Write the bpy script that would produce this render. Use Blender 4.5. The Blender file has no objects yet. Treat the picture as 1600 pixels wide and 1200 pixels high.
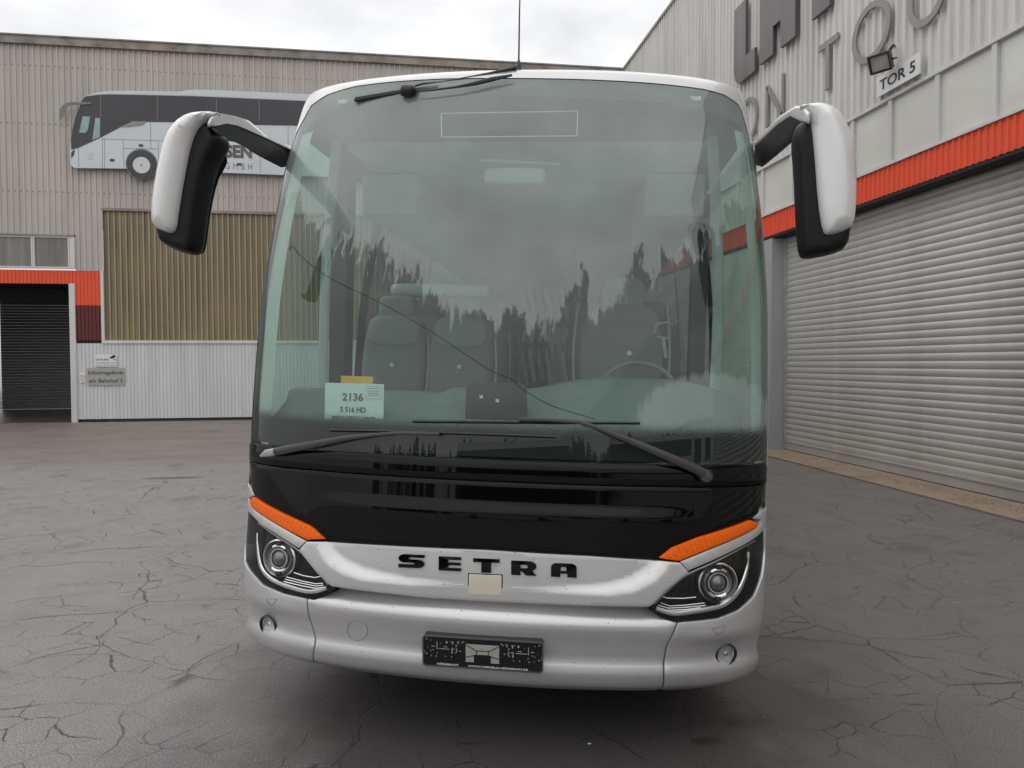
import bpy, math, random
import numpy as np
from mathutils import Vector, Matrix
from mathutils.bvhtree import BVHTree
from mathutils.geometry import delaunay_2d_cdt
random.seed(7); rng = np.random.default_rng(7)
C = bpy.context.scene.collection
SC = bpy.context.scene
rad = math.radians

# ------------------------------------------------------------------ camera
FPX = 1120.0; PSI = rad(8.2); PITCH = rad(1.70); ROLL = rad(0.22); CZ = 1.75
_f = np.array([math.sin(PSI)*math.cos(PITCH), math.cos(PSI)*math.cos(PITCH), -math.sin(PITCH)])
_r = np.array([math.cos(PSI), -math.sin(PSI), 0.0]); _u = np.cross(_r, _f)
CR = _r*math.cos(ROLL) - _u*math.sin(ROLL); CU = _r*math.sin(ROLL) + _u*math.cos(ROLL); CF = _f
CO = np.array([0, 0, CZ])
cam = bpy.data.cameras.new('camera'); camo = bpy.data.objects.new('camera', cam); C.objects.link(camo)
cam.sensor_width = 36; cam.lens = 36*FPX/1600; cam.clip_start = 0.05; cam.clip_end = 1000
M = Matrix(((CR[0], CU[0], -CF[0], 0), (CR[1], CU[1], -CF[1], 0), (CR[2], CU[2], -CF[2], CZ), (0, 0, 0, 1)))
camo.matrix_world = M
SC.camera = camo
SC.render.resolution_x = 1024; SC.render.resolution_y = 768
def ray(px, py): return CF + CR*(px-800)/FPX - CU*(py-600)/FPX
def proj(p):
    q = np.array(p) - CO; z = q @ CF
    return 800 + FPX*(q @ CR)/z, 600 - FPX*(q @ CU)/z
def onplane(px, py, ax, val):
    d = ray(px, py); return CO + d*((val-CO[ax])/d[ax])

# ------------------------------------------------------------------ sky, sun, exposure
world = bpy.data.worlds.new('World'); SC.world = world; world.use_nodes = True
wn = world.node_tree.nodes; wl = world.node_tree.links; wn.clear()
SUN_EL, SUN_AZ = rad(55), rad(282)
sky = wn.new('ShaderNodeTexSky'); sky.sky_type = 'NISHITA'; sky.sun_disc = False
sky.sun_elevation = SUN_EL; sky.sun_rotation = SUN_AZ; sky.dust_density = 4; sky.air_density = 1.5
bg1 = wn.new('ShaderNodeBackground'); bg1.inputs[1].default_value = 0.08; wl.new(sky.outputs[0], bg1.inputs[0])
geo = wn.new('ShaderNodeTexCoord'); mp = wn.new('ShaderNodeMapping'); mp.inputs['Scale'].default_value = (1.0, 1.0, 2.6)
nz = wn.new('ShaderNodeTexNoise'); nz.inputs['Scale'].default_value = 1.7; nz.inputs['Detail'].default_value = 5; nz.inputs['Roughness'].default_value = 0.55
wl.new(geo.outputs['Generated'], mp.inputs[0]); wl.new(mp.outputs[0], nz.inputs[0])
cr = wn.new('ShaderNodeValToRGB'); cr.color_ramp.elements[0].position = 0.36; cr.color_ramp.elements[0].color = (0.47, 0.475, 0.49, 1)
cr.color_ramp.elements[1].position = 0.60; cr.color_ramp.elements[1].color = (0.80, 0.80, 0.805, 1)
wl.new(nz.outputs[0], cr.inputs[0])
bg2 = wn.new('ShaderNodeBackground'); bg2.inputs[1].default_value = 1.0; wl.new(cr.outputs[0], bg2.inputs[0])
sx_ = wn.new('ShaderNodeSeparateXYZ'); wl.new(geo.outputs['Generated'], sx_.inputs[0])      # overcast sky: zenith brighter than horizon
ma = wn.new('ShaderNodeMath'); ma.operation = 'MULTIPLY_ADD'; ma.inputs[1].default_value = 1.0; ma.inputs[2].default_value = 0.58
mz = wn.new('ShaderNodeMath'); mz.operation = 'MAXIMUM'; mz.inputs[1].default_value = 0.0
wl.new(sx_.outputs[2], mz.inputs[0]); wl.new(mz.outputs[0], ma.inputs[0]); wl.new(ma.outputs[0], bg2.inputs[1])
mx = wn.new('ShaderNodeMixShader'); mx.inputs[0].default_value = 0.93
wl.new(bg1.outputs[0], mx.inputs[1]); wl.new(bg2.outputs[0], mx.inputs[2])
wo = wn.new('ShaderNodeOutputWorld'); wl.new(mx.outputs[0], wo.inputs[0])
sl = bpy.data.lights.new('sun', 'SUN'); sl.energy = 0.5; sl.angle = rad(176); sl.color = (1, 0.97, 0.93)
so = bpy.data.objects.new('sun', sl); C.objects.link(so)
sd = Vector((math.sin(SUN_AZ)*math.cos(SUN_EL), math.cos(SUN_AZ)*math.cos(SUN_EL), math.sin(SUN_EL)))
so.rotation_euler = sd.to_track_quat('Z', 'Y').to_euler()
SC.view_settings.view_transform = 'Standard'; SC.view_settings.look = 'None'
SC.view_settings.exposure = 0.56; SC.view_settings.gamma = 1.0; SC.view_settings.use_curve_mapping = False
SC.cycles.max_bounces = 10; SC.cycles.transparent_max_bounces = 16

# ------------------------------------------------------------------ materials
class MT:
    """small wrapper for building a node material"""
    def __init__(s, name):
        s.m = bpy.data.materials.new(name); s.m.use_nodes = True
        s.n = s.m.node_tree.nodes; s.l = s.m.node_tree.links; s.n.clear()
        s.out = s.n.new('ShaderNodeOutputMaterial'); s._tc = None
    def tc(s):
        if not s._tc: s._tc = s.n.new('ShaderNodeTexCoord')
        return s._tc.outputs['Object']
    def new(s, t, **kw):
        nd = s.n.new(t)
        for k, v in kw.items(): setattr(nd, k, v)
        return nd
    def link(s, a, b): s.l.new(a, b)
    def bsdf(s, col=None, rough=.5, metal=0, coat=0, spec=.5, coat_rough=.03):
        b = s.new('ShaderNodeBsdfPrincipled')
        if col is not None:
            if isinstance(col, tuple): b.inputs['Base Color'].default_value = (*col, 1)
            else: s.link(col, b.inputs['Base Color'])
        if isinstance(rough, (int, float)): b.inputs['Roughness'].default_value = rough
        else: s.link(rough, b.inputs['Roughness'])
        b.inputs['Metallic'].default_value = metal; b.inputs['Coat Weight'].default_value = coat
        b.inputs['Coat Roughness'].default_value = coat_rough; b.inputs['Specular IOR Level'].default_value = spec
        return b
    def mapping(s, scale=(1, 1, 1), rot=(0, 0, 0), loc=(0, 0, 0), src=None):
        m = s.new('ShaderNodeMapping'); m.inputs['Scale'].default_value = scale
        m.inputs['Rotation'].default_value = rot; m.inputs['Location'].default_value = loc
        s.link(src or s.tc(), m.inputs[0]); return m.outputs[0]
    def noise(s, scale, detail=4, rough=.55, vec=None, out=0, dist=0):
        n = s.new('ShaderNodeTexNoise'); n.inputs['Scale'].default_value = scale
        n.inputs['Detail'].default_value = detail; n.inputs['Roughness'].default_value = rough; n.inputs['Distortion'].default_value = dist
        s.link(vec or s.tc(), n.inputs[0]); return n.outputs[out]
    def ramp(s, src, stops, interp='LINEAR'):
        r = s.new('ShaderNodeValToRGB'); e = r.color_ramp.elements; r.color_ramp.interpolation = interp
        while len(e) < len(stops): e.new(0.5)
        for i, (p, c) in enumerate(stops):
            e[i].position = p
            e[i].color = (*c, 1) if isinstance(c, tuple) else (c, c, c, 1)
        s.link(src, r.inputs[0]); return r.outputs[0]
    def math(s, op, a, b=None, clamp=False):
        m = s.new('ShaderNodeMath', operation=op, use_clamp=clamp)
        for i, v in enumerate((a, b)):
            if v is None: continue
            if isinstance(v, (int, float)): m.inputs[i].default_value = v
            else: s.link(v, m.inputs[i])
        return m.outputs[0]
    def mix(s, f, a, b, mode='MIX'):
        m = s.new('ShaderNodeMix', data_type='RGBA', blend_type=mode)
        for i, v in ((0, f), (6, a), (7, b)):
            if isinstance(v, (int, float)): m.inputs[i].default_value = v
            elif isinstance(v, tuple): m.inputs[i].default_value = (*v, 1)
            else: s.link(v, m.inputs[i])
        return m.outputs[2]
    def bump(s, h, strength=.3, dist=.01, bsdf=None, prev=None):
        b = s.new('ShaderNodeBump'); b.inputs['Strength'].default_value = strength; b.inputs['Distance'].default_value = dist
        s.link(h, b.inputs['Height'])
        if prev: s.link(prev, b.inputs['Normal'])
        if bsdf: s.link(b.outputs[0], bsdf.inputs['Normal'])
        return b.outputs[0]
    def xyz(s, src=None):
        x = s.new('ShaderNodeSeparateXYZ'); s.link(src or s.tc(), x.inputs[0]); return x.outputs
    def done(s, sh):
        s.link(sh.outputs[0] if hasattr(sh, 'outputs') else sh, s.out.inputs[0]); return s.m

def simple(name, col, rough=.5, metal=0, coat=0, var=.08, scale=6, bump=0, bscale=60, spec=.5):
    t = MT(name); n = t.noise(scale, 5)
    lo = tuple(c*(1-var) for c in col); hi = tuple(min(1, c*(1+var)) for c in col)
    b = t.bsdf(t.ramp(n, [(.3, lo), (.7, hi)]), rough, metal, coat, spec)
    if bump: t.bump(t.noise(bscale, 3), bump, .004, b)
    return t.done(b)

def cladding(name, col, dirt=(.2, .17, .14), dirt_amt=.5, rough=.55, metal=0.0, streak=(3.0, 3.0, .18)):
    """painted sheet steel with vertical grime streaks and patches"""
    t = MT(name)
    n1 = t.noise(1.0, 6, .6, t.mapping(streak)); n2 = t.noise(.5, 4)
    n3 = t.noise(14, 5, .7, t.mapping((4, 4, .3)))
    f = t.math('MULTIPLY', t.ramp(n1, [(.42, 0.0), (.75, 1.0)]), dirt_amt)
    base = t.mix(t.ramp(n2, [(.3, 0.0), (.7, .5)]), col, tuple(c*.86 for c in col))
    base = t.mix(t.math('MULTIPLY', t.ramp(n3, [(.5, 0.0), (.8, 1.0)]), .25), base, tuple(c*.6 for c in col))
    b = t.bsdf(t.mix(f, base, dirt), rough, metal)
    t.bump(t.noise(3, 3), .15, .01, b)
    return t.done(b)

MAT = {}
MAT['beige'] = cladding('beige_cladding', (.52, .48, .445), (.30, .26, .23), .5)
MAT['grey_clad'] = cladding('grey_cladding', (.70, .69, .665), (.30, .28, .25), .4)
MAT['white_clad'] = cladding('white_cladding', (.65, .665, .68), (.38, .37, .35), .35)
MAT['orange'] = cladding('orange_cladding', (.84, .10, .035), (.45, .07, .03), .3)
MAT['maroon'] = cladding('maroon_cladding', (.13, .018, .022), (.09, .03, .03), .5)
MAT['fascia'] = cladding('fascia_metal', (.30, .27, .24), (.10, .08, .06), .9, streak=(2, 2, 2))
MAT['trim'] = cladding('white_trim', (.66, .66, .64), (.35, .32, .3), .4)
def yellow_panel():
    t = MT('aged_fibreglass')
    n1 = t.noise(1, 6, .65, t.mapping((6, 6, .30))); n2 = t.noise(.7, 3, .5)
    c = t.ramp(n1, [(.25, (.115, .095, .055)), (.55, (.20, .168, .102)), (.8, (.31, .27, .185))])
    fx = t.math('FRACT', t.math('DIVIDE', t.xyz()[0], .165))
    rib = t.math('MULTIPLY', t.math('GREATER_THAN', fx, .62), t.math('LESS_THAN', fx, .90))
    c = t.mix(t.math('MULTIPLY', rib, .6), c, (.44, .37, .25))
    c = t.mix(t.math('MULTIPLY', t.ramp(n2, [(.5, 0.0), (.75, .4)]), 1.0), c, (.36, .24, .10))
    b = t.bsdf(c, .45); return t.done(b)
MAT['fibre'] = yellow_panel()
def pane_mat():
    t = MT('frosted_pane')
    n = t.noise(1, 4, .5, t.mapping((2, .8, 1.5))); v = t.noise(30, 2, .5, t.mapping((1, 3, .05)))
    c = t.ramp(n, [(.3, (.60, .60, .55)), (.7, (.72, .72, .67))])
    c = t.mix(t.math('MULTIPLY', v, .3), c, (.45, .45, .38)); b = t.bsdf(c, .3, coat=.3)
    return t.done(b)
MAT['pane'] = pane_mat()
def wired():
    t = MT('wired_glass')
    n = t.noise(1, 6, .6, t.mapping((6, 6, .5)))
    b = t.bsdf(t.ramp(n, [(.3, (.13, .125, .11)), (.75, (.25, .24, .21))]), .3, coat=.3); return t.done(b)
MAT['wired'] = wired()
def shutter(name, col, dirt):
    t = MT(name)
    n1 = t.noise(1, 5, .6, t.mapping((1, .25, 8))); n2 = t.noise(.7, 4, .6)
    z = t.xyz()[2]
    c = t.mix(t.math('MULTIPLY', t.ramp(n1, [(.35, 0.0), (.75, 1.0)]), .35), col, dirt)
    c = t.mix(t.math('MULTIPLY', t.ramp(n2, [(.45, 0.0), (.65, 1.0)]), .35), c, tuple(x*.8 for x in dirt))
    b = t.bsdf(c, .42, .35); return t.done(b)
MAT['slat'] = shutter('shutter_aluminium', (.60, .585, .565), (.30, .265, .235))
MAT['dark_shutter'] = simple('dark_shutter', (.22, .22, .225), .5)
MAT['steel'] = simple('galvanised_steel', (.42, .43, .44), .45, .4, var=.15)
MAT['column'] = simple('painted_column', (.34, .35, .365), .5, var=.05, scale=1.2)
MAT['black_plastic'] = simple('black_plastic', (.010, .010, .011), .3, bump=.05, bscale=200)
MAT['arm_black'] = simple('arm_black', (.006, .006, .0065), .4, spec=.25)
MAT['grey_plastic'] = simple('satin_grey_plastic', (.055, .052, .055), .32)
MAT['rubber'] = simple('rubber', (.012, .012, .013), .6)
MAT['gloss_black'] = simple('gloss_black_panel', (.002, .002, .0022), .035, coat=0, var=.02, spec=.27)
MAT['under'] = simple('black_gap', (.006, .006, .006), .8)
MAT['chrome'] = simple('chrome', (.85, .85, .84), .24, 1.0, var=.03)
MAT['lamp_silver'] = simple('lamp_silver', (.85, .85, .84), .3, .3, var=.15, scale=60)
MAT['dark_chrome'] = simple('smoked_chrome', (.22, .22, .225), .28, .8, var=.05)
MAT['letter'] = cladding('grey_metal_lettering', (.115, .108, .105), (.20, .19, .18), .5, .4, .3)
MAT['thin_letter'] = cladding('faded_thin_lettering', (.27, .255, .245), (.33, .30, .29), .7, .5, .2)
MAT['sign_white'] = simple('sign_white', (.72, .72, .71), .4, var=.04)
MAT['sign_grey'] = simple('sign_grey', (.36, .355, .32), .5, var=.12, scale=30)
MAT['print_black'] = simple('print_black', (.02, .02, .022), .5)
MAT['print_grey'] = simple('print_grey', (.15, .15, .16), .5)
MAT['print_red'] = simple('print_red', (.5, .05, .05), .5)
MAT['mural_white'] = simple('mural_white', (.58, .63, .66), .4, var=.06, scale=1)
MAT['mural_pale'] = simple('mural_pale', (.58, .62, .63), .4, var=.04)
MAT['mural_dark'] = simple('mural_dark', (.045, .043, .05), .4, var=.12, scale=1.2)
MAT['mural_mid'] = simple('mural_mid', (.17, .185, .18), .4, var=.2)
MAT['mural_glass'] = simple('mural_glass', (.26, .38, .36), .3, var=.2, scale=3)
MAT['lampface'] = simple('lamp_face', (.30, .27, .24), .35, var=.4, scale=5)
MAT['cream'] = simple('radar_cover_cream', (.56, .53, .43), .35, var=.03)
def paint():
    t = MT('silver_paint')
    fl = t.noise(900, 2, .5)
    v = t.new('ShaderNodeTexVoronoi', feature='F1'); v.inputs['Scale'].default_value = 95
    t.link(t.tc(), v.inputs[0])
    vc = t.new('ShaderNodeSeparateColor'); t.link(v.outputs['Color'], vc.inputs[0])
    keep = t.math('GREATER_THAN', vc.outputs[0], .90)
    rr = t.math('MULTIPLY', vc.outputs[1], .28)
    drop = t.math('MULTIPLY', t.math('MAXIMUM', t.math('SUBTRACT', t.math('ADD', rr, .1), v.outputs['Distance']), 0), keep)
    g = t.noise(2.2, 5, .6)
    c = t.mix(t.ramp(g, [(.35, 0.0), (.75, .35)]), (.56, .56, .553), (.49, .487, .48))
    b = t.bsdf(c, .34, .55, coat=.6, coat_rough=.06)
    n0 = t.bump(fl, .04, .001)
    t.bump(drop, .9, .012, b, prev=n0)
    return t.done(b)
MAT['silver'] = paint()
def pearl():
    t = MT('white_silver_paint')
    g = t.noise(5, 5, .6)
    v = t.new('ShaderNodeTexVoronoi', feature='F1'); v.inputs['Scale'].default_value = 85; t.link(t.tc(), v.inputs[0])
    vc = t.new('ShaderNodeSeparateColor'); t.link(v.outputs['Color'], vc.inputs[0])
    drop = t.math('MULTIPLY', t.math('MAXIMUM', t.math('SUBTRACT', .3, v.outputs['Distance']), 0), t.math('GREATER_THAN', vc.outputs[0], .8))
    b = t.bsdf(t.ramp(g, [(.3, (.70, .70, .69)), (.7, (.76, .76, .75))]), .3, .15, coat=.6)
    t.bump(drop, .35, .010, b); return t.done(b)
MAT['pearl'] = pearl()
def amber():
    t = MT('amber_lens')
    v = t.new('ShaderNodeTexVoronoi', feature='F1'); v.inputs['Scale'].default_value = 140; v.inputs['Randomness'].default_value = .25
    t.link(t.tc(), v.inputs[0])
    b = t.bsdf(t.ramp(v.outputs['Distance'], [(.1, (1.0, .19, .003)), (.8, (.78, .09, .001))]), .3, spec=.3)
    t.bump(v.outputs['Distance'], .5, .004, b)
    return t.done(b)
MAT['amber'] = amber()
def glassmat(name, tint, ior=1.5, extra=0.0, rough=0.0, film=None):
    t = MT(name)
    tr = t.new('ShaderNodeBsdfTransparent'); tr.inputs[0].default_value = (*tint, 1)
    gl = t.new('ShaderNodeBsdfGlossy'); gl.inputs['Roughness'].default_value = rough
    fr = t.new('ShaderNodeFresnel'); gm = t.new('ShaderNodeNewGeometry')      # thin pane: same reflectance from both sides
    t.link(t.math('ADD', ior, t.math('MULTIPLY', gm.outputs['Backfacing'], 1/ior-ior)), fr.inputs[0])
    base = tr.outputs[0]
    if film: base = film(t, base)
    m = t.new('ShaderNodeMixShader'); f = t.math('ADD', fr.outputs[0], extra, True)
    t.link(f, m.inputs[0]); t.link(base, m.inputs[1]); t.link(gl.outputs[0], m.inputs[2])
    return t.done(m)
def ws_film(t, base):
    """thin condensation and dried rain on the windscreen: heavier on the upper part, with a ragged dripping lower edge"""
    x = t.xyz(); z = x[2]
    jag = t.noise(1, 6, .68, t.mapping((9, 9, 1.1)))
    jag2 = t.noise(1, 3, .6, t.mapping((1.6, 1.6, .0)))
    fine = t.noise(1, 4, .6, t.mapping((34, 34, 3)))
    x2 = t.math('MULTIPLY', x[0], x[0])
    edge = t.math('ADD', t.math('ADD', 1.99, t.math('MULTIPLY', x2, .42)), t.math('MULTIPLY', t.math('SUBTRACT', jag, .5), .95))
    edge = t.math('ADD', edge, t.math('MULTIPLY', t.math('SUBTRACT', jag2, .5), .5))
    edge = t.math('ADD', edge, t.math('MULTIPLY', t.math('SUBTRACT', fine, .5), .22))
    up = t.math('MULTIPLY', t.math('SUBTRACT', z, edge), 26, True)
    cl = t.noise(3.0, 5, .6); streak = t.noise(1, 4, .6, t.mapping((26, 26, .9)))
    amt = t.math('ADD', .022, t.math('MULTIPLY', up, .235))
    amt = t.math('MULTIPLY', amt, t.ramp(cl, [(.3, .7), (.7, 1.0)]))
    amt = t.math('ADD', amt, t.math('MULTIPLY', t.ramp(streak, [(.6, 0.0), (.75, 1.0)]), .025))
    amt = t.math('MULTIPLY', amt, t.math('MULTIPLY', t.math('SUBTRACT', z, 1.50), 6, True))
    ux = t.math('DIVIDE', t.math('SUBTRACT', x[0], .98), .34); uz = t.math('DIVIDE', t.math('SUBTRACT', z, 1.50), .24)
    cor = t.math('SUBTRACT', 1.0, t.math('SQRT', t.math('ADD', t.math('MULTIPLY', ux, ux), t.math('MULTIPLY', uz, uz))))
    cor = t.math('MULTIPLY', t.math('ADD', cor, t.math('MULTIPLY', t.math('SUBTRACT', fine, .5), .45)), 9, True)
    cor = t.math('MULTIPLY', cor, t.math('MULTIPLY', t.math('SUBTRACT', z, 1.46), 25, True))
    amt = t.math('ADD', amt, t.math('MULTIPLY', cor, .16))
    d = t.new('ShaderNodeBsdfDiffuse'); d.inputs[0].default_value = (.77, .89, .87, 1)
    m = t.new('ShaderNodeMixShader'); t.link(amt, m.inputs[0]); t.link(base, m.inputs[1]); t.link(d.outputs[0], m.inputs[2])
    return m.outputs[0]
MAT['windscreen'] = glassmat('windscreen_glass', (.72, .86, .81), 1.5, .025, 0, ws_film)
MAT['side_glass'] = glassmat('side_window_glass', (.60, .74, .68), 1.5, .03)
MAT['tint_glass'] = glassmat('tinted_rear_glass', (.30, .36, .34), 1.5, .03)
MAT['lens_glass'] = glassmat('clear_lamp_cover', (.93, .95, .95), 1.45, .01)
def frit():
    t = MT('frit_dots'); z = t.xyz()[2]
    v = t.new('ShaderNodeTexVoronoi', feature='F1'); v.inputs['Scale'].default_value = 200; v.inputs['Randomness'].default_value = .3
    t.link(t.mapping((1, 0, 1)), v.inputs[0])
    g = t.math('MULTIPLY', t.math('SUBTRACT', 1.525, z), 8.0, True)
    op = t.math('GREATER_THAN', t.math('MULTIPLY', g, 1.0), t.math('MULTIPLY', v.outputs['Distance'], 1.05))
    a = t.new('ShaderNodeBsdfTransparent'); b = t.bsdf((.004, .004, .004), .5)
    m = t.new('ShaderNodeMixShader'); t.link(op, m.inputs[0]); t.link(a.outputs[0], m.inputs[1]); t.link(b.outputs[0], m.inputs[2])
    return t.done(m)
MAT['frit'] = frit()
MAT['frit_solid'] = simple('frit_solid', (.03, .028, .03), .6)
MAT['dash'] = simple('dashboard_vinyl', (.17, .20, .19), .6, bump=.1, bscale=120)
MAT['steering_rim'] = simple('steering_rim', (.20, .21, .21), .4)
MAT['lining'] = simple('pale_pillar_lining', (.46, .50, .475), .5, var=.04, scale=2)
MAT['dash_dark'] = simple('dash_dark_vinyl', (.03, .032, .033), .5)
MAT['liner'] = simple('interior_liner', (.46, .49, .47), .7)
def seatmat():
    t = MT('seat_fabric'); v = t.new('ShaderNodeTexVoronoi', feature='F1'); v.inputs['Scale'].default_value = 55; v.inputs['Randomness'].default_value = 0
    t.link(t.tc(), v.inputs[0])
    b = t.bsdf(t.ramp(v.outputs['Distance'], [(.2, (.195, .2, .205)), (.5, (.17, .175, .18))]), .85); return t.done(b)
MAT['seat'] = seatmat()
MAT['seat_leather'] = simple('seat_leather', (.20, .21, .21), .5)
MAT['seat_pale'] = simple('pale_headrest', (.33, .35, .33), .6)
MAT['paper'] = simple('paper_sheet', (.78, .84, .85), .7, var=.03)
MAT['yellow'] = simple('yellow_card', (.75, .45, .06), .6)
MAT['mirror_glass'] = simple('mirror_glass', (.85, .86, .86), .02, 1.0, var=.01)
MAT['coach_white'] = simple('coach_white', (.68, .68, .67), .3, coat=.5)
MAT['dark_window'] = simple('dark_window', (.01, .011, .012), .08, coat=1)

def asphalt():
    t = MT('cracked_asphalt'); p = t.tc(); x = t.xyz()
    warp = t.noise(1.3, 2, .5, out=1)
    wv = t.new('ShaderNodeVectorMath', operation='MULTIPLY_ADD')
    t.link(warp, wv.inputs[0]); wv.inputs[1].default_value = (.45, .45, 0); t.link(p, wv.inputs[2])
    warp2 = t.noise(11, 5, .7, out=1)
    wv2 = t.new('ShaderNodeVectorMath', operation='MULTIPLY_ADD')
    t.link(warp2, wv2.inputs[0]); wv2.inputs[1].default_value = (.06, .06, 0); t.link(wv.outputs[0], wv2.inputs[2])
    def crack(scale, width, stretch=(1, 1.0, 1)):
        v = t.new('ShaderNodeTexVoronoi', feature='DISTANCE_TO_EDGE'); v.inputs['Scale'].default_value = scale
        t.link(t.mapping(stretch, src=wv2.outputs[0], rot=(0, 0, .5)), v.inputs[0])
        return t.ramp(v.outputs[0], [(0.0, 1.0), (width*.6, .9), (width, 0.0)])
    m1 = t.ramp(t.noise(.55, 3, .5), [(.36, .15), (.5, 1.0)])
    m2 = t.ramp(t.noise(.8, 4, .6, t.mapping((1, 1, 1), loc=(5, 3, 0))), [(.36, 0.0), (.5, 1.0)])
    m3 = t.ramp(t.noise(2.6, 3, .6, t.mapping((1, 1, 1), loc=(9, 2, 0))), [(.40, 0.0), (.52, 1.0)])
    c1 = t.math('MULTIPLY', t.math('MULTIPLY', crack(.95, .005), m1), t.math('ADD', t.math('MULTIPLY', m3, .8), .2))
    c2 = t.math('MULTIPLY', t.math('MULTIPLY', crack(3.3, .011, (1, 1.25, 1)), m2), m3)
    near_wall = t.ramp(x[1], [(0.0, 0.0), (1.0, 1.0)])
    cr_ = t.math('MAXIMUM', c1, t.math('MULTIPLY', c2, .95))
    # the older crack field stops at a resurfacing seam some 12.6 m out
    seam = t.math('LESS_THAN', t.math('ADD', x[1], t.math('MULTIPLY', x[0], .17)), 11.77)
    yy = t.math('ADD', x[1], t.math('MULTIPLY', x[0], .17))
    cr_ = t.math('MULTIPLY', cr_, t.math('ADD', t.math('MULTIPLY', seam, .9), .1))
    seamline = t.math('LESS_THAN', t.math('ABSOLUTE', t.math('SUBTRACT', t.math('ADD', yy, t.math('MULTIPLY', t.noise(3, 3), .12)), 11.85)), .014)
    left = t.math('LESS_THAN', x[0], 1.0)
    grain = t.noise(110, 4, .8); grain2 = t.noise(38, 3, .7); big = t.noise(.35, 5, .6); med = t.noise(1.6, 5, .65)
    base = t.ramp(grain, [(.36, (.095, .089, .088)), (.5, (.225, .211, .207)), (.60, (.35, .333, .328)), (.70, (.75, .73, .70))])
    base = t.mix(t.ramp(med, [(.35, 0.0), (.7, .35)]), base, (.15, .134, .128))
    far = t.math('MULTIPLY', t.math('SUBTRACT', yy, 11.77), .9, True)
    tan = t.ramp(t.noise(.9, 5, .65, t.mapping((.5, 1.6, 1))), [(.3, (.14, .113, .10)), (.7, (.22, .187, .168))])
    base = t.mix(t.math('MULTIPLY', far, t.math('MULTIPLY', left, .75)), base, tan)
    # damp darker tarmac to the right of the yard
    rightw = t.math('MULTIPLY', t.math('SUBTRACT', t.math('ADD', x[0], t.math('MULTIPLY', big, 2.0)), 1.2), .45, True)
    base = t.mix(t.math('MULTIPLY', rightw, .42), base, (.078, .062, .054))
    stain = t.ramp(t.noise(.9, 6, .7, t.mapping((1, 1, 1), loc=(2.5, 7.7, 0))), [(.58, 0.0), (.66, 1.0)])
    base = t.mix(t.math('MULTIPLY', stain, .35), base, (.045, .038, .034))
    base = t.mix(t.math('MULTIPLY', cr_, .93), base, (.018, .016, .015))
    base = t.mix(t.math('MULTIPLY', seamline, t.math('MULTIPLY', left, .6)), base, (.03, .026, .024))
    # damp patch plus painted contact shadow in front of and beside the coach, with a ragged edge, and a few oil spots
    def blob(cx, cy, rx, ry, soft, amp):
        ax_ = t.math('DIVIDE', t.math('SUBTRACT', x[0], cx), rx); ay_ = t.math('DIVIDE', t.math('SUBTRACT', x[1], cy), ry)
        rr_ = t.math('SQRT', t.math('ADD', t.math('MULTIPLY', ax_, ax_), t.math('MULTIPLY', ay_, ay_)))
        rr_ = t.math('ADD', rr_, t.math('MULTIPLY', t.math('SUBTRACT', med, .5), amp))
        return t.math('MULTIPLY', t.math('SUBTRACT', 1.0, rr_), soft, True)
    wet_shade = blob(.75, 3.4, 2.2, 2.6, 1.9, 1.0)
    base = t.mix(t.math('MULTIPLY', wet_shade, .82), base, (.030, .027, .026))
    oil = t.math('MAXIMUM', t.math('MAXIMUM', blob(1.52, 3.75, .13, .07, 2.5, 1.6), blob(1.62, 3.25, .16, .10, 2.5, 1.6)), t.math('MAXIMUM', blob(1.35, 3.1, .10, .05, 2, 1.6), blob(-3.6, 11.6, .5, .12, 2, 1.6)))
    base = t.mix(t.math('MULTIPLY', oil, .7), base, (.022, .018, .014))
    rough = t.ramp(t.math('ADD', t.math('MULTIPLY', med, .5), t.math('MULTIPLY', big, .5)), [(.36, .40), (.6, .60)])
    rough = t.math('SUBTRACT', rough, t.math('MULTIPLY', wet_shade, .14))
    b = t.bsdf(base, rough)
    h = t.math('ADD', t.math('MULTIPLY', grain, .35), t.math('MULTIPLY', grain2, .3))
    n0 = t.bump(h, .8, .010)
    t.bump(t.math('MULTIPLY', cr_, -1.0), .5, .006, b, prev=n0)
    return t.done(b)
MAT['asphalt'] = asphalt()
def concrete():
    t = MT('sandy_concrete'); n = t.noise(2.2, 6, .7); g = t.noise(90, 3, .7)
    c = t.ramp(n, [(.3, (.20, .145, .095)), (.55, (.33, .26, .185)), (.75, (.26, .21, .16))])
    c = t.mix(t.ramp(g, [(.45, 0.0), (.7, .6)]), c, (.13, .095, .065))
    b = t.bsdf(c, .85); t.bump(g, .6, .006, b); return t.done(b)
MAT['concrete'] = concrete()
MAT['gravel'] = simple('gravel_grit', (.30, .24, .18), .8, var=.5, scale=25)
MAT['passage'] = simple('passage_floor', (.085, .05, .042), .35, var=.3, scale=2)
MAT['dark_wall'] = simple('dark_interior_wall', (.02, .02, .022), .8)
MAT['bark'] = simple('bark', (.06, .045, .035), .9)
MAT['leaf'] = simple('conifer_needles', (.028, .045, .024), .8, var=.5, scale=.8)
MAT['grass'] = simple('grass_bank', (.06, .085, .03), .9, var=.4, scale=.6)

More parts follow.
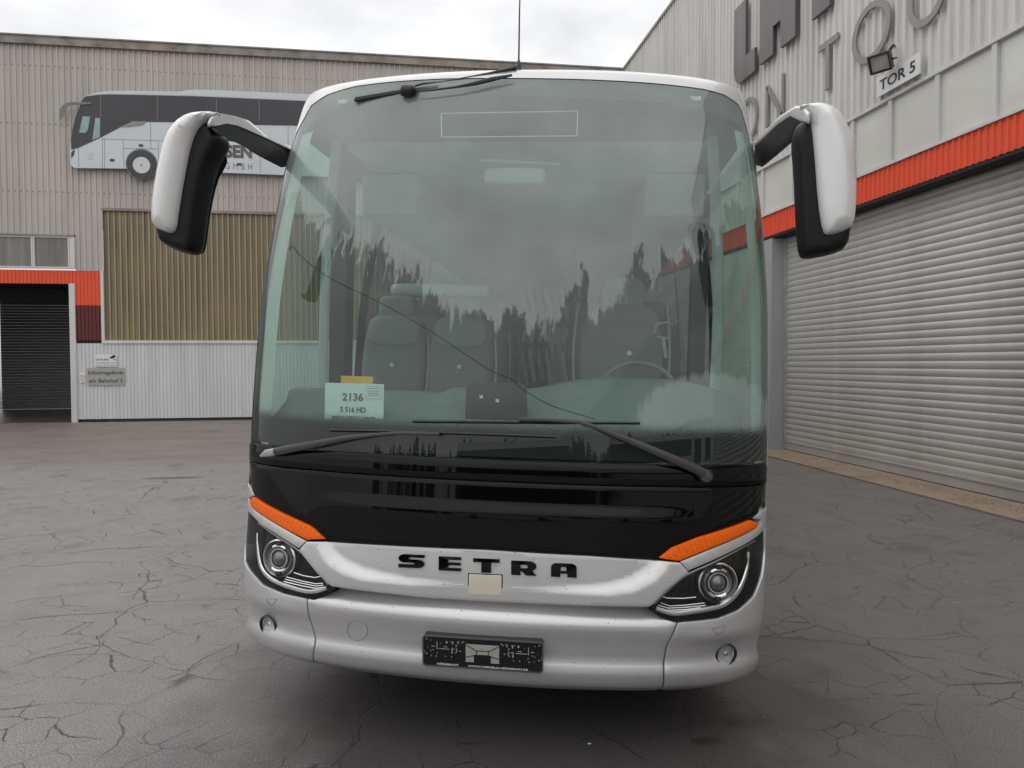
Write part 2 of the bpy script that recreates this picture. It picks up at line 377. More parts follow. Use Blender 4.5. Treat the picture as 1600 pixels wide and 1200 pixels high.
# ------------------------------------------------------------------ object helpers
def mesh_obj(name, verts, faces, mat=None, parent=None, smooth=False, angle=35):
    me = bpy.data.meshes.new(name); me.from_pydata([tuple(map(float, v)) for v in verts], [], [tuple(map(int, f)) for f in faces])
    me.update()
    if mat is not None: me.materials.append(MAT[mat] if isinstance(mat, str) else mat)
    if smooth:
        me.polygons.foreach_set('use_smooth', [True]*len(me.polygons))
        me.set_sharp_from_angle(angle=rad(angle))
    o = bpy.data.objects.new(name, me); C.objects.link(o)
    if parent is not None: o.parent = parent
    return o
def link_copy(src, name, parent=None, loc=None):
    o = src.copy(); o.name = name; C.objects.link(o)
    if parent is not None: o.parent = parent
    if loc is not None: o.location = loc
    return o
def thing(name, label, cat, loc=(0, 0, 0), group=None):
    o = bpy.data.objects.new(name, None); C.objects.link(o); o.location = loc; o.empty_display_size = .2
    tag(o, label, cat, group); return o
def tag(o, label, cat, group=None):
    o['label'] = label; o['category'] = cat
    if group: o['group'] = group
    return o
def structure(o): o['kind'] = 'structure'; return o
def stuff(o): o['kind'] = 'stuff'; return o
class MB:
    def __init__(s): s.v = []; s.f = []
    def add(s, v, f):
        k = len(s.v); s.v += [tuple(map(float, p)) for p in v]; s.f += [tuple(int(i)+k for i in q) for q in f]
    def box(s, x0, x1, y0, y1, z0, z1):
        v = [(x, y, z) for z in (z0, z1) for y in (y0, y1) for x in (x0, x1)]
        s.add(v, [(0, 2, 3, 1), (4, 5, 7, 6), (0, 1, 5, 4), (2, 6, 7, 3), (0, 4, 6, 2), (1, 3, 7, 5)])
    def sweep(s, pts, rads, n=8, flat=1.0, up=None, caps=True):
        """tube along pts with per-point radius; flat squashes it along 'up'"""
        pts = [np.array(p, float) for p in pts]; m = len(pts)
        if isinstance(rads, (int, float)): rads = [rads]*m
        ref = np.array(up if up is not None else (0, 0, 1.0)); vs = []
        for i in range(m):
            t = pts[min(i+1, m-1)] - pts[max(i-1, 0)]; t /= np.linalg.norm(t)+1e-12
            a = np.cross(t, ref); la = np.linalg.norm(a)
            if la < 1e-4: a = np.cross(t, (1, 0, 0)); la = np.linalg.norm(a)
            a /= la; b = np.cross(a, t)
            for k in range(n):
                w = 2*math.pi*k/n; vs.append(pts[i] + rads[i]*(a*math.cos(w) + b*flat*math.sin(w)))
        fs = [(i*n+k, i*n+(k+1) % n, (i+1)*n+(k+1) % n, (i+1)*n+k) for i in range(m-1) for k in range(n)]
        if caps: fs += [tuple(range(n))[::-1], tuple((m-1)*n+k for k in range(n))]
        s.add(vs, fs)
    def lathe(s, prof, origin, axis, n=24):
        """profile [(r, h)] turned round axis"""
        o = np.array(origin, float); ax = np.array(axis, float); ax /= np.linalg.norm(ax)
        e1 = np.cross(ax, (0, 0, 1.0))
        if np.linalg.norm(e1) < 1e-3: e1 = np.array((1.0, 0, 0))
        e1 /= np.linalg.norm(e1); e2 = np.cross(ax, e1); vs = []
        for r, h in prof:
            for k in range(n):
                w = 2*math.pi*k/n; vs.append(o + ax*h + r*(e1*math.cos(w)+e2*math.sin(w)))
        m = len(prof)
        s.add(vs, [(i*n+k, i*n+(k+1) % n, (i+1)*n+(k+1) % n, (i+1)*n+k) for i in range(m-1) for k in range(n)])
    def build(s, name, mat, parent=None, smooth=False, angle=35): return mesh_obj(name, s.v, s.f, mat, parent, smooth, angle)

# 2D triangulation ------------------------------------------------
def chaikin(p, it=2):
    p = [np.array(q, float) for q in p]
    for _ in range(it):
        q = []
        for i in range(len(p)):
            a, b = p[i], p[(i+1) % len(p)]; q += [a*.75+b*.25, a*.25+b*.75]
        p = q
    return p
def catmull(p, k=6, closed=False):
    p = [np.array(q, float) for q in p]; n = len(p); out = []
    rngi = range(n if closed else n-1)
    for i in rngi:
        g = lambda j: p[j % n] if closed else p[max(0, min(n-1, j))]
        a, b, c, d = g(i-1), g(i), g(i+1), g(i+2)
        for j in range(k):
            t = j/k
            out.append(.5*((2*b)+(-a+c)*t+(2*a-5*b+4*c-d)*t*t+(-a+3*b-3*c+d)*t**3))
    if not closed: out.append(p[-1])
    return out
def densify(p, step):
    out = []
    for i in range(len(p)):
        a = np.array(p[i], float); b = np.array(p[(i+1) % len(p)], float); L = np.linalg.norm(b-a)
        k = max(1, int(math.ceil(L/step)))
        for j in range(k): out.append(a+(b-a)*j/k)
    return out
def area(p): p = np.array(p); x, y = p[:, 0], p[:, 1]; return .5*np.sum(x*np.roll(y, -1)-np.roll(x, -1)*y)
def seg_dist(P, poly):
    P = np.asarray(P, float); A = np.array(poly, float); B = np.roll(A, -1, 0); D = B-A; L2 = (D**2).sum(1)+1e-18
    best = np.full(len(P), 1e9)
    for i in range(0, len(P), 2000):
        q = P[i:i+2000, None, :]-A[None]; t = np.clip((q*D[None]).sum(2)/L2, 0, 1)
        best[i:i+2000] = np.sqrt((((q - t[..., None]*D[None]))**2).sum(2)).min(1)
    return best
def inside(P, poly):
    P = np.asarray(P, float); A = np.array(poly, float); B = np.roll(A, -1, 0); r = np.zeros(len(P), bool)
    for a, b in zip(A, B):
        c = ((a[1] > P[:, 1]) != (b[1] > P[:, 1]))
        with np.errstate(divide='ignore', invalid='ignore'):
            xi = (b[0]-a[0])*(P[:, 1]-a[1])/(b[1]-a[1]+1e-18)+a[0]
        r ^= c & (P[:, 0] < xi)
    return r
def tri2d(poly, step=.03, rings=(), fill=True):
    poly = [np.array(p, float) for p in poly]
    if area(poly) < 0: poly = poly[::-1]
    poly = densify(poly, step); pts = list(poly); n = len(poly); A = np.array(poly)
    extra = []
    for r in rings:
        T = np.roll(A, -1, 0)-np.roll(A, 1, 0); T /= np.linalg.norm(T, axis=1)[:, None]+1e-12
        Q = A+np.stack([-T[:, 1], T[:, 0]], 1)*r
        dd = seg_dist(Q, A); ok = inside(Q, A) & (dd > r*.9); extra += list(Q[ok])
    rmax = max(rings) if rings else 0
    if fill:
        lo, hi = A.min(0), A.max(0)
        gx = np.arange(lo[0]+step*.5, hi[0], step); gy = np.arange(lo[1]+step*.5, hi[1], step)
        if len(gx) and len(gy):
            G = np.stack(np.meshgrid(gx, gy), -1).reshape(-1, 2); ok = inside(G, A); G = G[ok]
            if len(G): G = G[seg_dist(G, A) > rmax+step*.45]; extra += list(G)
    pts += extra
    r = delaunay_2d_cdt([Vector((p[0], p[1])) for p in pts], [], [list(range(n))], 1, 1e-6)
    V = np.array([(v.x, v.y) for v in r[0]]); F = []
    for f in r[2]:
        f = list(f)
        if len(f) < 3: continue
        a, b, c = V[f[0]], V[f[1]], V[f[2]]
        if (b[0]-a[0])*(c[1]-a[1])-(b[1]-a[1])*(c[0]-a[0]) < 0: f = f[::-1]
        F.append(tuple(f))
    used = {}
    for f in F:
        for i in range(len(f)):
            e = (f[i], f[(i+1) % len(f)]); used[e] = 1
    B = [e for e in used if (e[1], e[0]) not in used]
    return V, F, B, seg_dist(V, A)
def solid2d(name, poly, front, back, mat, parent=None, step=.03, rings=(), fill=True, smooth=True, close=False, angle=35):
    """triangulated outline; front(P, d) and back(P, d) give 3D positions of the two sides"""
    V, F, B, D = tri2d(poly, step, rings, fill)
    f3 = front(V, D); n = len(V); b3 = back(V, D)
    faces = list(F) + [(b, a, a+n, b+n) for a, b in B]
    if close: faces += [tuple(i+n for i in f[::-1]) for f in F]
    return mesh_obj(name, list(f3)+list(b3), faces, mat, parent, smooth, angle)

# wall frames -----------------------------------------------------
class Frame:
    def __init__(s, o, r, u, ax, val):
        s.o = np.array(o, float); s.r = np.array(r, float); s.u = np.array(u, float); s.n = np.cross(s.r, s.u); s.ax = ax; s.val = val
    def P(s, u, v, d=0): return s.o + s.r*u + s.u*v + s.n*d
    def px(s, x, y):
        p = onplane(x, y, s.ax, s.val) - s.o; return np.array((p @ s.r, p @ s.u))
    def poly(s, name, pts, d0, d1, mat, parent=None):
        return solid2d(name, pts, lambda V, D: [s.P(a, b, d1) for a, b in V], lambda V, D: [s.P(a, b, d0) for a, b in V], mat, parent, 10, (), False, False, True)
    def box(s, mb, u0, u1, v0, v1, d0, d1):
        v = [s.P(u, w, d) for d in (d0, d1) for w in (v0, v1) for u in (u0, u1)]
        mb.add(v, [(0, 2, 3, 1), (4, 5, 7, 6), (0, 1, 5, 4), (2, 6, 7, 3), (0, 4, 6, 2), (1, 3, 7, 5)])
    def corr(s, mb, u0, u1, v0, v1, pitch, depth, d=0, top=.24, slope=.09):
        """trapezoid corrugated sheet"""
        us = []; k = math.floor(u0/pitch)
        prof = [(0, 0), (1-top-2*slope, 0), (1-top-slope, 1), (1-slope, 1)]
        while k*pitch < u1+pitch:
            for a, h in prof: us.append(((k+a)*pitch, h))
            k += 1
        def hat(x):
            for (a, ha), (b, hb) in zip(us, us[1:]):
                if a <= x <= b: return ha+(hb-ha)*(x-a)/(b-a+1e-12)
            return 0
        q = [(u0, hat(u0))]+[p for p in us if u0 < p[0] < u1]+[(u1, hat(u1))]
        vs = []; 
        for a, h in q: vs += [s.P(a, v0, d+h*depth), s.P(a, v1, d+h*depth)]
        mb.add(vs, [(2*i, 2*i+2, 2*i+3, 2*i+1) for i in range(len(q)-1)])
    def text(s, name, body, u, v, w, h, d, thick, mat, parent=None, spacing=1.0, bold=0, shear=0, font=None):
        return text_obj(name, body, w, h, thick, mat, parent, lambda x, y, z: s.P(u+x, v+y, d+z), spacing, bold, shear)
    def stroke(s, mb, pts, w, d0, d1, closed=False):
        pts = [np.array(p, float) for p in pts]; n = len(pts); L = []; Rr = []
        for i in range(n):
            if closed: a, b = pts[i-1], pts[(i+1) % n]
            else: a, b = pts[max(i-1, 0)], pts[min(i+1, n-1)]
            t = b-a; t /= np.linalg.norm(t); nn = np.array((-t[1], t[0]))*w/2
            L.append(pts[i]+nn); Rr.append(pts[i]-nn)
        vs = []
        for a, b in zip(L, Rr): vs += [s.P(*a, d0), s.P(*b, d0), s.P(*b, d1), s.P(*a, d1)]
        fs = []
        for i in range(n if closed else n-1):
            j = (i+1) % n
            for k in range(4): fs.append((4*i+k, 4*i+(k+1) % 4, 4*j+(k+1) % 4, 4*j+k))
        if not closed: fs += [(0, 1, 2, 3), tuple(4*(n-1)+k for k in (3, 2, 1, 0))]
        mb.add(vs, fs)
def text_obj(name, body, w, h, thick, mat, parent, place, spacing=1.0, bold=0, shear=0):
    cu = bpy.data.curves.new('t', 'FONT'); cu.body = body; cu.space_character = spacing; cu.offset = bold; cu.shear = shear; cu.resolution_u = 3
    cu.extrude = .5
    to = bpy.data.objects.new('t', cu); C.objects.link(to)
    dg = bpy.context.evaluated_depsgraph_get(); dg.update()
    me = bpy.data.meshes.new_from_object(to.evaluated_get(dg)); bpy.data.objects.remove(to); bpy.data.curves.remove(cu)
    v = np.array([x.co[:] for x in me.vertices]); lo, hi = v.min(0), v.max(0)
    sx = w/(hi[0]-lo[0]); sy = h/(hi[1]-lo[1])
    V = [place((p[0]-lo[0])*sx, (p[1]-lo[1])*sy, (p[2]+.5)*thick) for p in v]
    F = [tuple(p.vertices) for p in me.polygons]; bpy.data.meshes.remove(me)
    return mesh_obj(name, V, F, mat, parent)
BW = Frame((0, 23.3, 0), (1, 0, 0), (0, 0, 1), 1, 23.3)
RW = Frame((7.1, 0, 0), (0, -1, 0), (0, 0, 1), 0, 7.1)
RD = Frame((7.4, 0, 0), (0, -1, 0), (0, 0, 1), 0, 7.4)
def bw_rect(x0, y0, x1, y1):
    a = BW.px(x0, y0); b = BW.px(x1, y1); return a[0], b[0], b[1], a[1]

# ------------------------------------------------------------------ ground
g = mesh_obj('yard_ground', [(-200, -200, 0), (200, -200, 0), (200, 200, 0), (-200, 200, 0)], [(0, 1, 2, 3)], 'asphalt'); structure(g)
st = MB(); st.box(6.56, 7.42, -6, 13.4, .004, .02); structure(st.build('concrete_strip', 'concrete'))
mb = MB()
for i in range(5200):
    y = rng.uniform(1, 13); w = .5+.5*math.sin(y*1.3)+.3*math.sin(y*3.1)
    x = 7.02 + rng.normal(0, .12)
    if y > 9.8 and rng.random() < .75: continue
    if not 6.62 < x < 7.33: continue
    r = rng.uniform(.004, .013); a = rng.uniform(0, 6.28)
    vs = [(x+r*math.cos(a+k*2.09)*rng.uniform(.7, 1.3), y+r*math.sin(a+k*2.09)*rng.uniform(.7, 1.3), .021) for k in range(3)]+[(x, y, .021+r*.9)]
    mb.add(vs, [(0, 1, 3), (1, 2, 3), (2, 0, 3)])
stuff(mb.build('gravel', 'gravel')); o = bpy.data.objects['gravel']; o['label'] = 'loose brown grit along the concrete strip under the roller door'; o['category'] = 'gravel'
mb = MB()
for i in range(700):       # small pale stones and litter on the tarmac
    x = rng.uniform(-8, 6.4); y = rng.uniform(1.5, 14); r = rng.uniform(.002, .006) if i > 12 else rng.uniform(.008, .016)
    a = rng.uniform(0, 6.28)
    mb.add([(x+r*math.cos(a+k*1.57), y+r*math.sin(a+k*1.57)*.7, .001) for k in range(4)]+[(x, y, r*.6)], [(0, 1, 4), (1, 2, 4), (2, 3, 4), (3, 0, 4)])
o = stuff(mb.build('stone_chips', 'sign_grey')); o['label'] = 'tiny pale stone chips scattered over the tarmac'; o['category'] = 'stones'

# ------------------------------------------------------------------ back hall
WTOP = 11.42
hall = thing('warehouse', 'long beige corrugated hall with yellowed panels and a dark passage, behind the coach', 'building', (-3, 23.3, 0))
hall_inv = Matrix.Translation((3, -23.3, 0))
def hp(o):   # parent keeping world coordinates
    o.parent = hall; o.matrix_parent_inverse = hall_inv; return o
XL = -60; XR = 7.3
door_r = BW.px(110, 520)[0]; door_t = BW.px(60, 443)[1]
or_t = BW.px(60, 422)[1]; win_t = 5.58; win_b = BW.px(60, 420)[1]+.02
pan_l = BW.px(162, 420)[0]; pan_t = BW.px(300, 331)[1]; pan_b = BW.px(300, 532)[1]
post_r = BW.px(121, 600)[0]
win_r = BW.px(118, 400)[0]
mb = MB()
BW.corr(mb, XL, XR, pan_t+.04, WTOP-.08, .165, .035)                       # full upper area
BW.corr(mb, win_r, pan_l+.01, or_t+.0, pan_t+.04, .165, .035)
BW.corr(mb, XL, -17, 0, pan_t+.04, .165, .035)
BW.corr(mb, -17, win_r, win_t+.05, pan_t+.04, .165, .035)
hp(mb.build('upper_cladding', 'beige'))
mb = MB(); BW.corr(mb, pan_l, XR, pan_b, pan_t, .165, .035, -.04); hp(mb.build('fibreglass_panel', 'fibre'))
mb = MB(); BW.corr(mb, post_r+.0, XR, .09, pan_b-.09, .105, .022, 0); hp(mb.build('lower_cladding', 'white_clad'))
mb = MB(); BW.corr(mb, -17, door_r+.02, door_t, or_t, .105, .022); BW.corr(mb, door_r+.02, pan_l-.08, BW.px(140, 477)[1], or_t, .105, .022); hp(mb.build('orange_band', 'orange'))
mb = MB(); BW.corr(mb, post_r, pan_l-.08, pan_b-.0, BW.px(140, 477)[1], .105, .022); hp(mb.build('maroon_band', 'maroon'))
mb = MB(); BW.box(mb, pan_l-.08, pan_l-.0, pan_b-.0, or_t, -.02, .05); hp(mb.build('panel_trim', 'trim'))
mb = MB(); BW.box(mb, door_r, post_r, 0, door_t, -.25, .05); hp(mb.build('door_post', 'trim'))
mb = MB(); BW.box(mb, pan_l-.08, XR, pan_b-.09, pan_b-.0, -.06, .05); hp(mb.build('sill_rail', 'trim'))
mb = MB(); BW.box(mb, pan_l-.02, XR, pan_t-.03, pan_t+.05, -.05, .045); hp(mb.build('head_flashing', 'fascia'))
mb = MB(); BW.box(mb, XL, XR, WTOP-.22, WTOP, -.3, .12); BW.box(mb, XL, XR, WTOP, WTOP+.04, -.3, .15); hp(mb.build('roof_fascia', 'fascia'))
mb = MB(); BW.box(mb, XL, XR, WTOP-.4, WTOP-.26, -30, -.32); hp(mb.build('roof', 'fascia'))
mb = MB(); BW.box(mb, pan_l, XR, 0, .10, -.3, -.01); hp(mb.build('plinth', 'dark_wall'))
mb = MB(); BW.box(mb, pan_l-.02, XR, .1, pan_t, -.3, -.1); BW.box(mb, post_r, pan_l-.02, 0, or_t, -.3, -.03); hp(mb.build('wall_core', 'dark_wall'))
# windows over the passage
def framed_pane(fr, x0, x1, z0, z1, t, d, fm, gm, par, name='window'):
    a = MB(); fr.box(a, x0, x0+t, z0, z1, -.05, d); fr.box(a, x1-t, x1, z0, z1, -.05, d)
    fr.box(a, x0+t, x1-t, z0, z0+t, -.05, d); fr.box(a, x0+t, x1-t, z1-t, z1, -.05, d)
    w = a.build(name, fm)
    b = MB(); fr.box(b, x0+t, x1-t, z0+t, z1-t, -.04, d-.04); p = b.build('pane', gm, w)
    par(w); return w
ww = 1.02; xx = win_r-.14
mb = MB(); BW.box(mb, win_r-.13, win_r, win_b-.0, win_t+.05, -.05, .06); hp(mb.build('window_jamb', 'trim'))
for i in range(7):
    x1 = xx - i*ww; framed_pane(BW, x1-ww+.004, x1-.004, win_b, win_t, .045, .05, 'trim', 'wired', hp)
mb = MB(); BW.box(mb, -17, win_r, win_t+.0, win_t+.05, -.05, .08); hp(mb.build('window_drip', 'fascia'))
# passage with the far shutter
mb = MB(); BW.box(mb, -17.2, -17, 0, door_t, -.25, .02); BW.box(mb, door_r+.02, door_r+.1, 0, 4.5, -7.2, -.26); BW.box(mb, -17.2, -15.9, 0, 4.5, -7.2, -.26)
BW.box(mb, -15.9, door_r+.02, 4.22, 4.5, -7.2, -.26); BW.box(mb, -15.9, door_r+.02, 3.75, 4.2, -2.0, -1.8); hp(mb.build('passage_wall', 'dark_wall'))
mb = MB(); k = 0
z = .02
while z < 4.2:
    vs = []
    for a in range(5):
        w = a/4; vs += [BW.P(-15.6, z+w*.11, -7+.02*math.sin(math.pi*w)), BW.P(door_r, z+w*.11, -7+.02*math.sin(math.pi*w))]
    mb.add(vs, [(2*i, 2*i+1, 2*i+3, 2*i+2) for i in range(4)]); z += .112
o = hp(mb.build('inner_shutter', 'dark_shutter')); o['kind'] = 'stuff'
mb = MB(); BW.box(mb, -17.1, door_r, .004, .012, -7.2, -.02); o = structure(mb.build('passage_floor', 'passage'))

# signs on the white cladding
def board(name, label, cat, fr, x0, x1, z0, z1, mat, d=.03, th=.012):
    m = MB(); fr.box(m, x0, x1, z0, z1, d, d+th); o = m.build(name, mat); tag(o, label, cat); return o
a0, a1, z0, z1 = bw_rect(137, 575, 196, 602)
s1 = board('address_sign', 'grey metal sign reading Industriegelände am Bahnhof 5 on white cladding', 'sign', BW, a0, a1, z0, z1, 'sign_grey')
w = a1-a0; h = z1-z0
BW.text('lettering', 'Industriegelände', a0+.03, z0+h*.56, w-.07, h*.28, .0425, .002, 'print_black', s1, bold=.01)
BW.text('lettering', 'am Bahnhof 5', a0+.05, z0+h*.16, w-.11, h*.22, .0425, .002, 'print_black', s1, bold=.01)
a0, a1, z0, z1 = bw_rect(149, 554, 183.5, 573)
s2 = board('camera_warning_sign', 'small white camera surveillance warning sign above the grey address sign', 'sign', BW, a0, a1, z0, z1, 'sign_white')
w = a1-a0; h = z1-z0
BW.text('lettering', 'ACHTUNG!', a0+.03, z0+h*.50, w*.58, h*.16, .0425, .002, 'print_black', s2, bold=.02)
BW.text('lettering', 'Grundstück wird', a0+.03, z0+h*.26, w*.9, h*.14, .0425, .002, 'print_grey', s2)
BW.text('lettering', 'videoüberwacht', a0+.03, z0+h*.07, w*.9, h*.12, .0425, .002, 'print_grey', s2)
q = lambda u, v: (a0+w*u, z0+h*v)
BW.poly('camera_pictogram', [q(.66, .72), q(.86, .98), q(.95, .9), q(.93, .75), q(.8, .66), q(.72, .66)], .0425, .045, 'print_black', s2)
BW.poly('camera_bracket', [q(.84, .6), q(.96, .6), q(.96, .55), q(.84, .55)], .0425, .045, 'print_black', s2)
a0, a1, z0, z1 = bw_rect(125, 582, 134, 597.5)
s3 = board('no_entry_sign', 'tiny white notice with a red ring left of the address sign', 'sign', BW, a0, a1, z0, z1, 'sign_white')
m = MB(); cx, cz = (a0+a1)/2, z0+(z1-z0)*.6
BW.stroke(m, [(cx+.05*math.cos(t), cz+.05*math.sin(t)) for t in np.linspace(0, 2*math.pi, 20, endpoint=False)], .014, .0425, .045, True)
BW.stroke(m, [(cx-.03, cz+.03), (cx+.03, cz-.03)], .012, .0425, .044); m.build('red_ring', 'print_red', s3)
m = MB(); BW.box(m, a0+.03, a1-.03, z0+.05, z0+.065, .0425, .044); BW.box(m, a0+.03, a1-.03, z0+.09, z0+.1, .0425, .044); m.build('lettering', 'print_grey', s3)

# coach mural: a cut-out board standing off the cladding
mural = thing('coach_mural', 'cut-out billboard picture of a white coach with dark windows on the beige hall', 'billboard', (-6, 23.1, 8.6))
mi = Matrix.Translation((6, -23.1, -8.6))
def mp_(o): o.parent = mural; o.matrix_parent_inverse = mi; return o
MF = Frame((0, 23.3, 0), (1, 0, 0), (0, 0, 1), 1, 23.08)
P = lambda L: [MF.px(*q) for q in L]
end = 640
body = [(116, 262), (110, 258), (109, 232), (111, 213), (116, 185), (124, 163), (131, 150.5), (146, 145), (165, 142), (200, 141.2), (282, 142.6), (292, 140), (320, 139.5), (480, 146.5), (end, 154), (end, 281), (243, 265.2), (198, 263)]
mp_(MF.poly('board', P(body), .13, .20, 'mural_white'))
dark = [(111, 233.5), (110.5, 216), (117, 183), (127.5, 156.5), (133, 150.5), (150, 148.3), (170, 147.2), (300, 150), (500, 158.7), (end-3, 165), (end-3, 203), (500, 196.7), (393, 194.7), (277, 190.8), (230, 190), (207, 188.7), (187, 198.7), (158, 214), (122, 230.7)]
mp_(MF.poly('window_band', P(dark), .203, .209, 'mural_dark'))
mp_(MF.poly('roof_band', P([(135, 147.8), (165, 144.2), (200, 143.2), (300, 145.4), (end-3, 160.2), (end-3, 164), (300, 149), (170, 146.4)]), .203, .207, 'mural_pale'))
mp_(MF.poly('side_window', P([(129, 181.5), (141, 182), (137, 203), (133, 208), (123.5, 207)]), .212, .216, 'mural_glass'))
mp_(MF.poly('side_window', P([(149, 184), (156.3, 184.4), (156.3, 214), (144, 219)]), .212, .216, 'mural_glass'))
mp_(MF.poly('wing_mirror', P([(93, 184), (94, 171), (98, 164.5), (104, 161), (117, 159.6), (143, 160), (143, 162.7), (117, 164), (107, 166), (102.7, 170), (99, 180), (95.5, 187)]), .212, .23, 'mural_mid'))
mp_(MF.poly('headlight', P([(111, 247), (111, 238), (115, 233.5), (116.5, 236), (114.5, 243)]), .203, .209, 'mural_dark'))
mp_(MF.poly('air_vent', P([(188, 198), (208, 189.5), (229, 189.3), (222, 195), (200, 198)]), .212, .216, 'thin_letter'))
def disc(px, py, r, d0, d1, name, mat, par, n=40):
    c = MF.px(px, py); return par(MF.poly(name, [(c[0]+r*math.cos(t), c[1]+r*math.sin(t)) for t in np.linspace(0, 2*math.pi, n, endpoint=False)], d0, d1, mat))
disc(221, 256.0, .455, .2005, .2025, 'wheel_arch', 'mural_mid', mp_); disc(221, 256.7, .425, .203, .212, 'wheel', 'mural_dark', mp_); disc(221, 258, .245, .2145, .219, 'wheel_trim', 'mural_pale', mp_); disc(221, 258, .03, .221, .224, 'wheel_hub', 'thin_letter', mp_)
disc(545, 268.5, .425, .203, .212, 'wheel', 'mural_dark', mp_); disc(545, 269.5, .245, .2145, .219, 'wheel_trim', 'mural_pale', mp_)
def mline(x0, y0, x1, y1, w=.016, name='door_seam', d0=.2005, d1=.2025):
    m = MB(); MF.stroke(m, [MF.px(x0, y0), MF.px(x1, y1)], w, d0, d1); mp_(m.build(name, 'thin_letter'))
mline(122.5, 232, 122.5, 261); mline(159.5, 215, 159.5, 262); mline(163, 216, 163, 262.5); mline(160, 217, 340, 222); mline(192, 219, 193.5, 263); mline(193, 231.5, 247, 232.5)
mline(247, 221, 247, 263); mline(235, 191, 235.5, 232); mline(340, 222, 340, 268); mline(406.5, 200, 406.5, 270); mline(450, 197, 450, 272)
for xa in (157, 245.5, 338, 405): mline(xa, 150.5 if xa < 300 else 153, xa, 188 if xa > 200 else 183, .012, 'window_seam', .2095, .211)
for x, y in ((220, 227), (175, 250), (373.5, 256.5)):
    c = MF.px(x, y); m = MB(); MF.box(m, c[0]-.06, c[0]+.06, c[1]-.035, c[1]+.035, .2035, .212); mp_(m.build('hatch_latch', 'mural_dark'))
for k_, (ya, xa, xb) in enumerate(((238.5, 141, 145), (241.5, 135.5, 147), (245, 138, 144), (248, 137, 145.5))):
    mline(xa, ya, xb, ya+.2, .012, 'small_print')
def mtext(t, x0, x1, y0, y1, mat, bold, **k):
    a = MF.px(x0, y1); b = MF.px(x1, y0); mp_(MF.text('lettering', t, a[0], a[1], b[0]-a[0], b[1]-a[1], .2035, .004, mat, None, bold=bold, **k))
mtext('NSEN', 333, 393.5, 227, 245.5, 'letter', .05, spacing=1.0)
mtext('R', 331, 336, 254.5, 262, 'print_grey', -.012); mtext('GMBH', 352, 393.5, 255.5, 263.5, 'print_grey', -.012, spacing=1.75)

# ------------------------------------------------------------------ right hall
RT = 11.35
rh = thing('workshop_hall', 'grey corrugated hall with orange band and huge roller door, right of the coach', 'building', (7.1, 10, 0))
ri = Matrix.Translation((-7.1, -10, 0))
def rp(o): o.parent = rh; o.matrix_parent_inverse = ri; return o
U0, U1 = -23.3, 7.0           # u = -y
orz1 = 4.655; orz0 = 4.24; glz = 5.61
mb = MB(); RW.corr(mb, U0, U1, glz+.05, RT-.02, .172, .045); rp(mb.build('upper_cladding', 'grey_clad'))
mb = MB(); RW.corr(mb, U0, U1, orz0, orz1, .108, .022); rp(mb.build('orange_band', 'orange'))
mb = MB(); RW.box(mb, U0, U1, orz0+.005, glz, -.3, -.06); RW.box(mb, U0, U1, glz, RT-.2, -.3, -.02); rp(mb.build('wall_core', 'dark_wall'))
mb = MB(); RW.box(mb, U0, U1, orz0-.05, orz0+.0, -.31, .0); rp(mb.build('lintel_soffit', 'dark_wall'))
mb = MB(); RW.box(mb, U0, U1, RT-.02, RT+.06, -.3, .07); rp(mb.build('roof_trim', 'fascia'))
mb = MB(); RW.box(mb, U0, U1, glz, glz+.05, -.02, .05); RW.box(mb, U0, U1, orz1, orz1+.045, -.05, .045); rp(mb.build('glazing_rail', 'trim'))
mull = sorted([RW.px(1393, 156)[0], RW.px(1467, 116)[0], RW.px(1557, 64)[0], RW.px(1334, 188)[0], RW.px(1238, 240)[0]])
mm = [mull[0]-1.1*i for i in (9, 8, 7, 6, 5, 4, 3, 2, 1)] + mull + [mull[-1]+1.1*i for i in range(1, 9)]
proto_m = None
for i, u in enumerate(mm):
    m = MB(); RW.box(m, u-.04, u+.04, orz1+.045, glz, -.05, .03); rp(m.build('mullion', 'trim'))
    if i+1 < len(mm):
        m = MB(); RW.box(m, u+.042, mm[i+1]-.042, orz1+.047, glz-.002, -.04, -.02); rp(m.build('glazing_pane', 'pane'))
# door
DJ = RD.px(1227, 600)[0]
mb = MB(); RW.box(mb, -14.0, DJ-.0, 0, orz0-.06, -.35, 0); rp(mb.build('corner_column', 'column'))
mb = MB(); RW.box(mb, U0, -14.0, 0, orz0-.06, -.3, -.04); rp(mb.build('side_wall', 'grey_clad'))
mb = MB(); RD.box(mb, DJ, DJ+.07, 0, 4.18, -.06, .05); rp(mb.build('guide_rail', 'steel'))
door = MB(); RD.box(door, DJ+.075, U1, .03, .17, -.03, .03); RD.box(door, DJ+.075, U1, .17, .19, -.03, .045)
dr = rp(door.build('roller_door', 'slat'))
pitch = .1115
vs = []; fs = []; n = 7
for a in range(n):
    w = a/(n-1); y = w*pitch; dd = .017*math.sin(math.pi*min(1, w*1.0))**.7 if 0 < w < 1 else 0
    vs += [tuple(RD.P(DJ+.075, 0, 0)*0+np.array((7.4-dd, -(DJ+.075), y))), (7.4-dd, -U1, y)]
fs = [(2*i, 2*i+1, 2*i+3, 2*i+2) for i in range(n-1)]
sm = None; z = .19
while z < 4.35:
    if sm is None: sm = mesh_obj('slat', vs, fs, 'slat', dr, True, 60); sm.location = (0, 0, z)
    else: link_copy(sm, 'slat', dr, (0, 0, z))
    z += pitch
mb = MB(); RD.box(mb, DJ, U1, 0, 4.3, -.12, -.08); RD.box(mb, DJ, U1, 0, .03, -.06, .04); rp(mb.build('door_backing', 'dark_wall'))
mb = MB()
